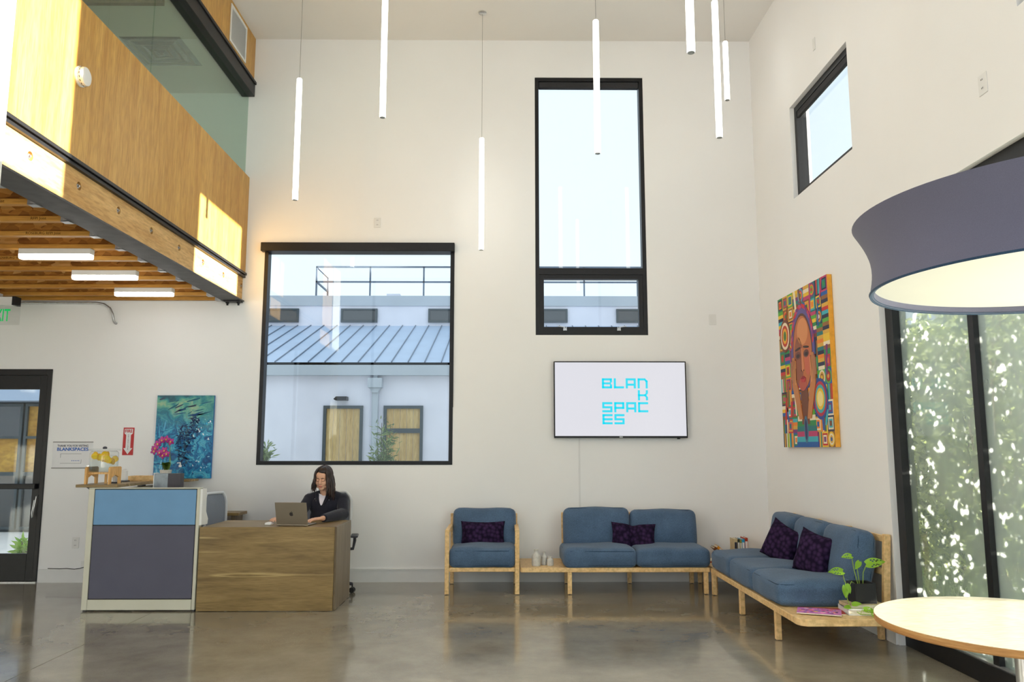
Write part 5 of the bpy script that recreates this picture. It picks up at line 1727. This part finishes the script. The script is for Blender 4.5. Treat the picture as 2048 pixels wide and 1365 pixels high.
# three ceramic bottles on the bench end
def vase(label, x, y, h, r):
    v = thing('ceramic_bottle', label, 'vase', (x, y, SZ))
    pr_ = [(0, 0), (r * 0.88, 0), (r * 0.95, 0.006)]
    nrib = 9
    for i in range(nrib * 2 + 1):
        t = i / (nrib * 2)
        pr_.append((r * (0.97 + 0.03 * (t < 1) - (0.03 if i % 2 else 0)), 0.008 + t * h * 0.56))
    pr_ += [(r * 0.86, h * 0.66), (r * 0.55, h * 0.76), (r * 0.40, h * 0.82), (r * 0.38, h * 0.92), (r * 0.55, h), (r * 0.45, h), (r * 0.30, h * 0.9), (0, h * 0.88)]
    MB().lathe(pr_, 32).build('bottle_body', 'ceramic', v, smooth=60)
vase('tallest of three pale ribbed ceramic bottles', 0.325, 8.30, 0.165, 0.046)
vase('medium pale ribbed ceramic bottle standing behind the other two', 0.409, 8.37, 0.130, 0.033)
vase('smallest of three pale ribbed ceramic bottles', 0.468, 8.315, 0.093, 0.036)

# magazines, books, vine on the near table end
def magazine(label, loc, rz, w, d, t, seed, base):
    g = thing('magazine', label, 'magazine', loc, (0, 0, rz))
    MB().box(-w / 2, w / 2, -d / 2, d / 2, 0, t).build('pages', 'pages', g)
    pr_ = MB()
    rg = random.Random(seed)
    pr_.box(-w / 2, w / 2, -d / 2, d / 2, t, t + 0.0008, base)
    pal = [srgb(*c) for c in ((226, 60, 150), (240, 150, 40), (70, 110, 200), (120, 60, 160), (240, 210, 80), (250, 160, 210), (60, 60, 110), (240, 240, 240))]
    if seed:
        for k in range(60):
            x, y = rg.uniform(-w / 2 + 0.02, w / 2 - 0.02), rg.uniform(-d / 2 + 0.02, d / 2 - 0.02)
            r = rg.uniform(0.005, 0.018)
            n = rg.choice((5, 6, 8))
            pr_.prism([(x + r * math.cos(6.283 * i / n), y + r * math.sin(6.283 * i / n) * 0.8) for i in range(n)], t, t + 0.001 + 0.00025 * (k % 6), 'z', rg.choice(pal))
    pr_.build('cover_print', 'print', g)
magazine('red-covered magazine lying under the pink magazine', (2.33, 6.02, SZ), R(-14), 0.30, 0.21, 0.006, 0, srgb(190, 60, 44))
magazine('glossy pink illustrated magazine on the sofa table end', (2.285, 5.955, SZ + 0.0075), R(-22), 0.30, 0.21, 0.007, 5, srgb(214, 130, 200))
bk = thing('book', 'white hardback lying under the black plant pot', 'book', (2.635, 5.975, SZ), (0, 0, R(-5)))
MB().box(-0.16, 0.16, -0.115, 0.115, 0, 0.006).box(-0.16, 0.16, -0.115, 0.115, 0.036, 0.042).box(-0.16, -0.154, -0.115, 0.115, 0, 0.042).build('cover', 'sign_white', bk)
MB().box(-0.154, 0.152, -0.108, 0.108, 0.006, 0.036).build('pages', 'pages', bk)
bk2 = thing('book', 'beige hardback on top of the white one under the plant pot', 'book', (2.62, 6.0, SZ + 0.042), (0, 0, R(4)))
MB().box(-0.13, 0.13, -0.09, 0.09, 0, 0.004).box(-0.13, 0.13, -0.09, 0.09, 0.022, 0.026).box(-0.13, -0.126, -0.09, 0.09, 0, 0.026).build('cover', BOOKM[0], bk2)
MB().box(-0.126, 0.124, -0.085, 0.085, 0.004, 0.022).build('pages', 'pages', bk2)
vn = thing('potted_vine', 'trailing hole-leaved vine in a square black pot', 'potted plant', (2.625, 6.01, SZ + 0.068))
PH = 0.142
po = MB()
po.box(-0.077, 0.077, -0.077, 0.077, 0, 0.008)
for a in range(4):
    c, s = (1, 0, -1, 0)[a], (0, 1, 0, -1)[a]
    if c:
        po.box(c * 0.077 - (0.008 if c > 0 else 0), c * 0.077 + (0.008 if c < 0 else 0), -0.077, 0.077, 0.008, PH)
    else:
        po.box(-0.069, 0.069, s * 0.077 - (0.008 if s > 0 else 0), s * 0.077 + (0.008 if s < 0 else 0), 0.008, PH)
po.build('pot', 'black_pot', vn, bevel=0.002)
MB().box(-0.069, 0.069, -0.069, 0.069, 0.008, PH - 0.018).build('soil', 'soil', vn)
paths = {
 'a': [(-0.03, -0.02, PH - 0.02), (-0.06, -0.03, PH + 0.10), (-0.075, -0.04, PH + 0.19)],
 'b': [(0.01, -0.01, PH - 0.02), (0.012, -0.02, PH + 0.07), (0.035, -0.03, PH + 0.13)],
 'c': [(-0.01, 0.0, PH - 0.02), (-0.03, -0.02, PH + 0.10), (-0.01, -0.02, PH + 0.15)],
 'd': [(-0.04, -0.02, PH - 0.02), (-0.09, -0.05, PH + 0.012), (-0.13, -0.08, PH - 0.03), (-0.145, -0.09, PH - 0.10), (-0.13, -0.10, PH - 0.16), (-0.08, -0.15, PH - 0.20), (-0.02, -0.19, PH - 0.195), (0.06, -0.20, PH - 0.20), (0.12, -0.21, PH - 0.20)],
 'e': [(-0.13, -0.08, PH - 0.03), (-0.165, -0.10, PH + 0.03), (-0.175, -0.11, PH + 0.09)],
 'f': [(-0.145, -0.09, PH - 0.10), (-0.165, -0.10, PH - 0.06), (-0.16, -0.10, PH - 0.01)]}
for k, p in paths.items():
    MB().tube(p, 0.0030, 6).build('stem', 'stem', vn, smooth=80)
def vineleaf(base, direc, normal, L, holes=True):
    d = Vector(direc).normalized()
    nrm = Vector(normal).normalized()
    s = d.cross(nrm).normalized()
    nrm = s.cross(d).normalized()
    base = Vector(base)
    W = L * 0.62
    n, m = 12, 8
    def pt(i, j):
        t, u = i / n, -1 + 2 * j / m
        w = W / 2 * (math.sin(PI * min(1.0, t * 0.93 + 0.07) ** 0.72)) ** 0.85
        return base + d * (L * t - 0.08 * L * (abs(u) if t < 0.3 else 0) * (1 - t / 0.3)) + s * (w * u) + nrm * (0.10 * L * (abs(u) ** 1.5) * 0.6 - 0.22 * L * t * t)
    mb = MB()
    vs = [pt(i, j) for i in range(n + 1) for j in range(m + 1)]
    fs = []
    for i in range(n):
        for j in range(m):
            if holes and j in (1, 6) and i in (3, 5, 7, 9):
                continue
            if holes and j in (2, 5) and i in (4, 6):
                continue
            a = i * (m + 1) + j
            fs.append((a, a + 1, a + m + 2, a + m + 1))
    mb.add(vs, fs)
    return mb.build('leaf', 'leaf_vine', vn, smooth=180)
for base, d, nr, L, h in (((-0.075, -0.04, PH + 0.19), (-0.9, -0.3, 0.05), (0.1, -0.7, 0.7), 0.085, True),
                          ((0.035, -0.03, PH + 0.13), (0.75, -0.4, 0.25), (-0.2, -0.8, 0.6), 0.13, True),
                          ((-0.01, -0.02, PH + 0.15), (-0.5, -0.3, -0.6), (0, -0.9, 0.4), 0.07, False),
                          ((-0.175, -0.11, PH + 0.09), (-0.95, -0.2, 0.1), (0.1, -0.7, 0.7), 0.11, True),
                          ((-0.16, -0.10, PH - 0.01), (-0.1, -0.4, -0.9), (0, -1, 0.1), 0.085, False),
                          ((-0.145, -0.09, PH + 0.0), (0.2, -0.5, -0.8), (0.2, -1, 0.1), 0.07, False),
                          ((-0.13, -0.10, PH - 0.16), (-0.9, -0.4, 0.1), (0, -0.7, 0.7), 0.06, False),
                          ((-0.12, -0.11, PH - 0.14), (0.9, -0.4, 0.25), (0, -0.7, 0.7), 0.065, False),
                          ((-0.06, -0.16, PH - 0.165), (0.9, -0.35, -0.05), (0, -0.7, 0.7), 0.085, True),
                          ((-0.01, -0.20, PH - 0.155), (0.25, -0.5, -0.7), (0, -1, 0.2), 0.11, True),
                          ((0.07, -0.20, PH - 0.16), (0.85, -0.3, 0.1), (0, -0.7, 0.7), 0.065, True)):
    vineleaf(base, d, nr, L, h)
MB().tube([(-0.08, -0.15, PH - 0.20), (-0.07, -0.16, PH - 0.165)], 0.002, 5).tube([(-0.02, -0.19, PH - 0.195), (-0.01, -0.20, PH - 0.155)], 0.002, 5).tube([(0.06, -0.20, PH - 0.20), (0.07, -0.20, PH - 0.16)], 0.002, 5).tube([(-0.13, -0.10, PH - 0.16), (-0.12, -0.11, PH - 0.14)], 0.002, 5).build('leaf_stalks', 'stem', vn)

# round table
rt = thing('round_table', 'round pale laminate cafe table with a plywood edge under the drum lamp', 'table', (2.14, 3.39, 0))
MB().lathe([(0, 0.738), (0.5585, 0.738), (0.560, 0.7365), (0.560, 0.736), (0, 0.736)], 96).build('table_top', 'maple_top', rt, smooth=30)
MB().lathe([(0, 0.7358), (0.5595, 0.7358), (0.5605, 0.73), (0.5605, 0.712), (0.555, 0.706), (0, 0.706)], 96).build('table_edge', 'ply_edge', rt, smooth=30)
MB().cyl((0, 0, 0.03), (0, 0, 0.70), 0.038, n=28).build('column', 'chrome', rt, smooth=40)
MB().lathe([(0, 0.69), (0.16, 0.69), (0.16, 0.7055), (0, 0.7055)], 28).build('top_plate', 'steel', rt)
for k in range(4):
    a = R(45 + 90 * k + 12)
    MB().bar((0.03 * math.cos(a), 0.03 * math.sin(a), 0.022), (0.40 * math.cos(a), 0.40 * math.sin(a), 0.018), 0.06, 0.03).build('base_foot', 'white_plastic', rt, bevel=0.004)

# ================================================================= OUTSIDE
gd = MB().box(-45, 45, -30, 70, -0.30, -0.13).build('ground', 'paving', kind='structure', label='pale paved ground outside the building')

# building across the yard
bl = thing('neighbour_building', 'grey stucco building with a standing seam metal roof across the yard', 'building', (0, 16, 0))
ZS = lambda z18: 1.45 + (z18 - 1.45) * 20 / 18
MB().box(-8.2, 9, 0, 0.25, -0.13, 3.0).build('wall', 'stucco', bl)
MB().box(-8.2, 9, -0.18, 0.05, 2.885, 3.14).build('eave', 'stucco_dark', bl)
rz0, rz1 = 3.14, ZS(4.213)
rf = MB().add([(-8.2, -0.18, rz0), (9, -0.18, rz0), (9, 4.0, rz1), (-8.2, 4.0, rz1), (-8.2, -0.18, rz0 - 0.05), (9, -0.18, rz0 - 0.05), (9, 4.0, rz1 - 0.05), (-8.2, 4.0, rz1 - 0.05)], [(0, 1, 2, 3), (7, 6, 5, 4), (0, 4, 5, 1), (1, 5, 6, 2), (2, 6, 7, 3), (3, 7, 4, 0)]).build('roof', 'metal_roof', bl)
seam = MB().bar((0, -0.18, rz0 + 0.012), (0, 4.0, rz1 + 0.012), 0.016, 0.024).mesh('roof_seam')
for k in range(50):
    place('roof_seam', seam, 'seam', rf, (-7.9 + k * 0.332, 0, 0))
up_ = MB().box(-8.2, 9, 4.0, 4.25, rz1 - 0.1, ZS(4.68)).build('upper_wall', 'stucco', bl)
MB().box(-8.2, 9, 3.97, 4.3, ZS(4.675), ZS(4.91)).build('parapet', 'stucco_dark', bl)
for a, b in ((-5.95, -4.70), (-3.735, -2.905), (-1.743, -0.90), (0.55, 1.446), (2.565, 3.4)):
    a, b = a * 20 / 18, b * 20 / 18
    w = ring(MB(), a, b, ZS(4.29), ZS(4.605), 0.045, 3.93, 4.02, 'y').build('window', 'ext_frame', bl)
    MB().box(a + 0.04, b - 0.04, 3.96, 3.97, ZS(4.29) + 0.04, ZS(4.605) - 0.04).build('pane', 'far_pane', w)
for (a, b, mids) in ((-3.615, -2.827, ()), (-2.414, -1.626, (1.74,))):
    dr = ring(MB(), a, b, 0.0, 2.285, 0.06, -0.05, 0.02, 'y')
    for z in mids:
        dr.box(a + 0.06, b - 0.06, -0.05, 0.02, z, z + 0.09)
    dr = dr.build('shutter_door', 'ext_frame', bl)
    nb = 5
    zz = [0.06] + [q for z in mids for q in (z, z + 0.09)] + [2.225]
    for z0, z1 in zip(zz[::2], zz[1::2]):
        for k in range(nb):
            w = (b - a - 0.12) / nb
            MB().box(a + 0.06 + k * w + 0.003, a + 0.06 + (k + 1) * w - 0.003, -0.01, 0.0, z0, z1).build('board', 'timber', dr)
MB().box(-2.72, -2.44, -0.2, 0, 2.64, 2.83).prism([(-2.68, 2.64), (-2.48, 2.64), (-2.52, 2.54), (-2.64, 2.54)], -0.16, -0.02, 'y').box(-2.64, -2.52, -0.12, -0.01, -0.13, 2.56).box(-2.62, -2.54, -0.12, -0.02, 2.82, 2.9).build('downspout', 'stucco_dark', bl)
MB().prism([(-3.39, 2.41), (-3.36, 2.385), (-3.13, 2.385), (-3.13, 2.46), (-3.34, 2.46)], -0.2, 0.0, 'y').build('wall_lamp', 'black', bl)
rlx = [-4.352 * 20 / 18 + k * 1.378 for k in range(8)]
rail = bpy.data.objects.new('roof_railing', None)
COL.objects.link(rail)
rail.parent = bl
for x in rlx:
    MB().box(x - 0.02, x + 0.02, 4.1, 4.14, ZS(4.9), ZS(5.615)).build('rail_post', 'seam', rail)
MB().box(rlx[0] - 0.02, rlx[0] + 0.02, 5.4, 5.44, ZS(4.9), ZS(5.615)).build('rail_post', 'seam', rail)
for z in (ZS(5.615), ZS(5.26)):
    MB().box(rlx[0] - 0.02, rlx[-1], 4.1, 4.14, z - 0.02, z + 0.02).build('rail_bar', 'seam', rail)
    MB().box(rlx[0] - 0.02, rlx[0] + 0.02, 4.12, 5.44, z - 0.02, z + 0.02).build('rail_bar', 'seam', rail)
MB().box(-3.1, -2.75, 4.6, 4.95, ZS(4.85), ZS(5.066)).build('roof_vent', 'stucco', bl)
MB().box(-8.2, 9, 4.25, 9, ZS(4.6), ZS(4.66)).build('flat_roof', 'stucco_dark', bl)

def leafcloud(mb, n, centre, size, L, W, rng, dirfn=None):
    for _ in range(n):
        c = Vector(centre) + Vector((rng.uniform(-1, 1) * size[0], rng.uniform(-1, 1) * size[1], rng.uniform(-1, 1) * size[2]))
        d = dirfn(c) if dirfn else Vector((rng.uniform(-1, 1), rng.uniform(-1, 1), rng.uniform(-0.6, 0.8)))
        if d.length < 1e-3:
            d = Vector((0, 0, 1))
        d.normalize()
        s = d.cross(Vector((rng.uniform(-1, 1), rng.uniform(-1, 1), rng.uniform(-1, 1))))
        if s.length < 1e-3:
            continue
        s.normalize()
        u = s.cross(d)
        k = rng.uniform(0.6, 1.25)
        l, w = L * k, W * k
        p = [c, c + d * l * 0.28 + s * w * 0.42 + u * w * 0.1, c + d * l * 0.62 + s * w * 0.46, c + d * l - u * w * 0.15, c + d * l * 0.62 - s * w * 0.46, c + d * l * 0.28 - s * w * 0.42 + u * w * 0.1]
        mb.add(p, [(0, 1, 2, 3), (0, 3, 4, 5)])

def shrub(name, label, loc, h, r, n, L, W, mat, seed, stems=5):
    rg = random.Random(seed)
    t = thing(name, label, 'shrub', loc)
    st__, lf = MB(), MB()
    for k in range(stems):
        a = rg.uniform(0, 6.28)
        top = Vector((math.cos(a) * r * rg.uniform(0.1, 0.8), math.sin(a) * r * rg.uniform(0.1, 0.8), h * rg.uniform(0.6, 1.0)))
        pth = [Vector((0.02 * math.cos(a), 0.02 * math.sin(a), 0)), top * 0.5 + Vector((rg.uniform(-0.05, 0.05), 0, 0)), top]
        st__.tube(pth, [0.018, 0.012, 0.005], 6)
        for q in range(n // stems):
            tt = rg.uniform(0.35, 1.0)
            p = pth[0].lerp(pth[1], tt * 2) if tt < 0.5 else pth[1].lerp(pth[2], tt * 2 - 1)
            p = p + Vector((rg.gauss(0, 1), rg.gauss(0, 1), rg.gauss(0, 1))) * r * 0.13
            leafcloud(lf, 1, p, (0.02, 0.02, 0.02), L, W, rg, lambda c: Vector((rg.uniform(-1, 1), rg.uniform(-1, 1), rg.uniform(-0.2, 1.0))))
    st__.build('stems', 'bark', t, smooth=80)
    lf.build('foliage', mat, t, kind='stuff')
    return t
shrub('narrow_leaf_shrub', 'narrow-leaved shrub against the shuttered doors across the yard', (-2.35, 15.2, -0.13), 2.15, 0.42, 900, 0.16, 0.03, 'leaf_fine', 2, 6)
shrub('narrow_leaf_shrub', 'low narrow-leaved shrub by the plain stucco wall across the yard', (-4.62, 15.2, -0.13), 1.78, 0.35, 700, 0.15, 0.03, 'leaf_fine', 3, 5)
shrub('narrow_leaf_shrub', 'small leafy shrub in front of the single shutter door', (-2.95, 15.4, -0.13), 1.45, 0.25, 350, 0.13, 0.025, 'leaf_fine', 4, 4)

nb_ = thing('yard_shade_block', 'tall plain stucco block added beyond the hedge to shade the yard', 'building', (13.0, 9.0, -0.13))  # added to keep direct sun off the facade across the yard
MB().box(0, 6, 0, 24, 0, 8.3).build('wall', 'stucco', nb_)
MB().box(-0.1, 6.1, -0.1, 24.1, 8.3, 8.5).build('parapet', 'stucco_dark', nb_)
for k in range(6):
    w = ring(MB(), 1.5 + k * 3.7, 3.2 + k * 3.7, 4.2, 6.2, 0.08, -0.03, 0.05, 'x').build('window', 'ext_frame', nb_)
    MB().box(-0.01, 0.0, 1.55 + k * 3.7, 3.15 + k * 3.7, 4.25, 6.15).build('pane', 'far_pane', w)

# building and yard seen through the glazed door
b2 = thing('low_annex', 'low annex with dark-framed panes coloured ochre as a painted sun reflection beyond the glazed door', 'building', (-10.2, 15.4, -0.13))
MB().box(-3.2, 1.9, 0.1, 0.4, 0, 2.45).build('wall', 'ext_frame', b2)
MB().box(-3.3, 1.95, -0.5, 0.5, 2.45, 3.3).build('roof_fascia', 'metal_roof', b2)
for i in range(6):
    x0 = -3.1 + i * 0.82
    w = ring(MB(), x0, x0 + 0.78, 0.05, 2.42, 0.05, 0.0, 0.1, 'y')
    w.box(x0 + 0.05, x0 + 0.73, 0.0, 0.1, 1.05, 1.12).box(x0 + 0.05, x0 + 0.73, 0.0, 0.1, 1.75, 1.80)
    w = w.build('window', 'ext_frame', b2)
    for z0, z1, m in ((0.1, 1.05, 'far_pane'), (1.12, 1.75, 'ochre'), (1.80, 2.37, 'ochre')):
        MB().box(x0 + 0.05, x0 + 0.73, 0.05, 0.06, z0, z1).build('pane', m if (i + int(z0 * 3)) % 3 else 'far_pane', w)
ml = MB().box(-9.0, -5.2, 10.4, 11.6, -0.13, -0.06).build('mulch_bed', 'mulch')
tag(ml, 'bark mulch strip outside the glazed door', 'flower bed')
shrub('young_plant', 'young green plant growing in the mulch strip', (-6.25, 10.7, -0.06), 0.32, 0.16, 120, 0.14, 0.035, 'leaf_vine', 8, 4)
tree = thing('bare_tree', 'bare branching tree outside the glazed door', 'tree', (-9.4, 13.4, -0.13))
bt = MB()
rg = random.Random(4)
def branch(p, d, L, r, lv):
    q = p + d * L
    bt.tube([p, p.lerp(q, 0.5) + Vector((rg.uniform(-1, 1), rg.uniform(-1, 1), rg.uniform(-1, 1))) * L * 0.06, q], [r, r * 0.85, r * 0.7], 5)
    if lv == 0:
        return
    for _ in range(3):
        dd_ = (d + Vector((rg.uniform(-1, 1), rg.uniform(-1, 1), rg.uniform(-0.7, 0.7))) * 0.75).normalized()
        branch(q, dd_, L * rg.uniform(0.6, 0.8), r * 0.6, lv - 1)
branch(Vector((0, 0, 0)), Vector((0.05, 0, 1)).normalized(), 1.5, 0.05, 4)
bt.build('branches', 'bark', tree, smooth=80)

# hedge beyond the floor-level window
hd_ = thing('hedge', 'tall broad-leaved hedge growing right outside the floor-level window', 'hedge', (4.55, 7.0, -0.13))
rg = random.Random(9)
br_ = MB()
for k in range(34):
    y = rg.uniform(-3.2, 3.0)
    x = rg.uniform(-0.15, 0.35)
    pth = [Vector((x, y, 0))]
    for q in range(1, 6):
        pth.append(Vector((x + rg.uniform(-0.2, 0.15), y + rg.uniform(-0.2, 0.2), q * 0.6)))
    br_.tube(pth, [0.022, 0.018, 0.015, 0.012, 0.008, 0.004], 6)
br_.build('branches', 'bark', hd_, smooth=80)
lf = MB()
for k in range(15000):
    y = rg.uniform(-3.4, 3.2)
    top = 3.06 + 0.12 * math.sin(y * 3.1) + 0.08 * math.sin(y * 7.7 + 1)
    z = rg.uniform(0.55, 1.0) ** 1.0 * 0
    z = 0.35 + (top - 0.35) * rg.random()
    x = rg.gauss(0.08, 0.20)
    leafcloud(lf, 1, (x, y, z), (0.0, 0.0, 0.0), 0.105, 0.052, rg, lambda c: Vector((rg.uniform(-1, 0.6), rg.uniform(-1, 1), rg.uniform(-0.7, 0.9))))
lf.build('foliage', 'leaf_hedge', hd_, kind='stuff')
lf = MB()
for k in range(14000):
    y = rg.uniform(-3.4, 4.6)
    top = 2.98 + 0.12 * math.sin(y * 2.7) + 0.08 * math.sin(y * 6.1 + 1)
    leafcloud(lf, 1, (rg.uniform(0.45, 0.95), y, top * rg.random() ** 0.9), (0.0, 0.0, 0.0), 0.15, 0.085, rg)
lf.build('inner_foliage', 'leaf_hedge', hd_, kind='stuff')
gs = MB()
for k in range(2600):
    y = rg.uniform(-3.4, 2.2)
    x = rg.uniform(-0.75, 0.25)
    a = rg.uniform(0, 6.28)
    L = rg.uniform(0.25, 0.65)
    d = Vector((math.cos(a) * 0.5, math.sin(a) * 0.5, 1)).normalized()
    s = Vector((-math.sin(a), math.cos(a), 0)) * 0.006
    p = Vector((x, y, 0))
    q = p + d * L * 0.6
    t = q + (d + Vector((math.cos(a), math.sin(a), -0.5))).normalized() * L * 0.4
    gs.add([p - s, p + s, q + s, q - s, t], [(0, 1, 2, 3), (3, 2, 4)])
go = gs.build('grass', 'leaf_fine', loc=(4.55, 7.0, -0.13), kind='stuff')
tag(go, 'long thin grass at the foot of the hedge', 'grass', kind='stuff')
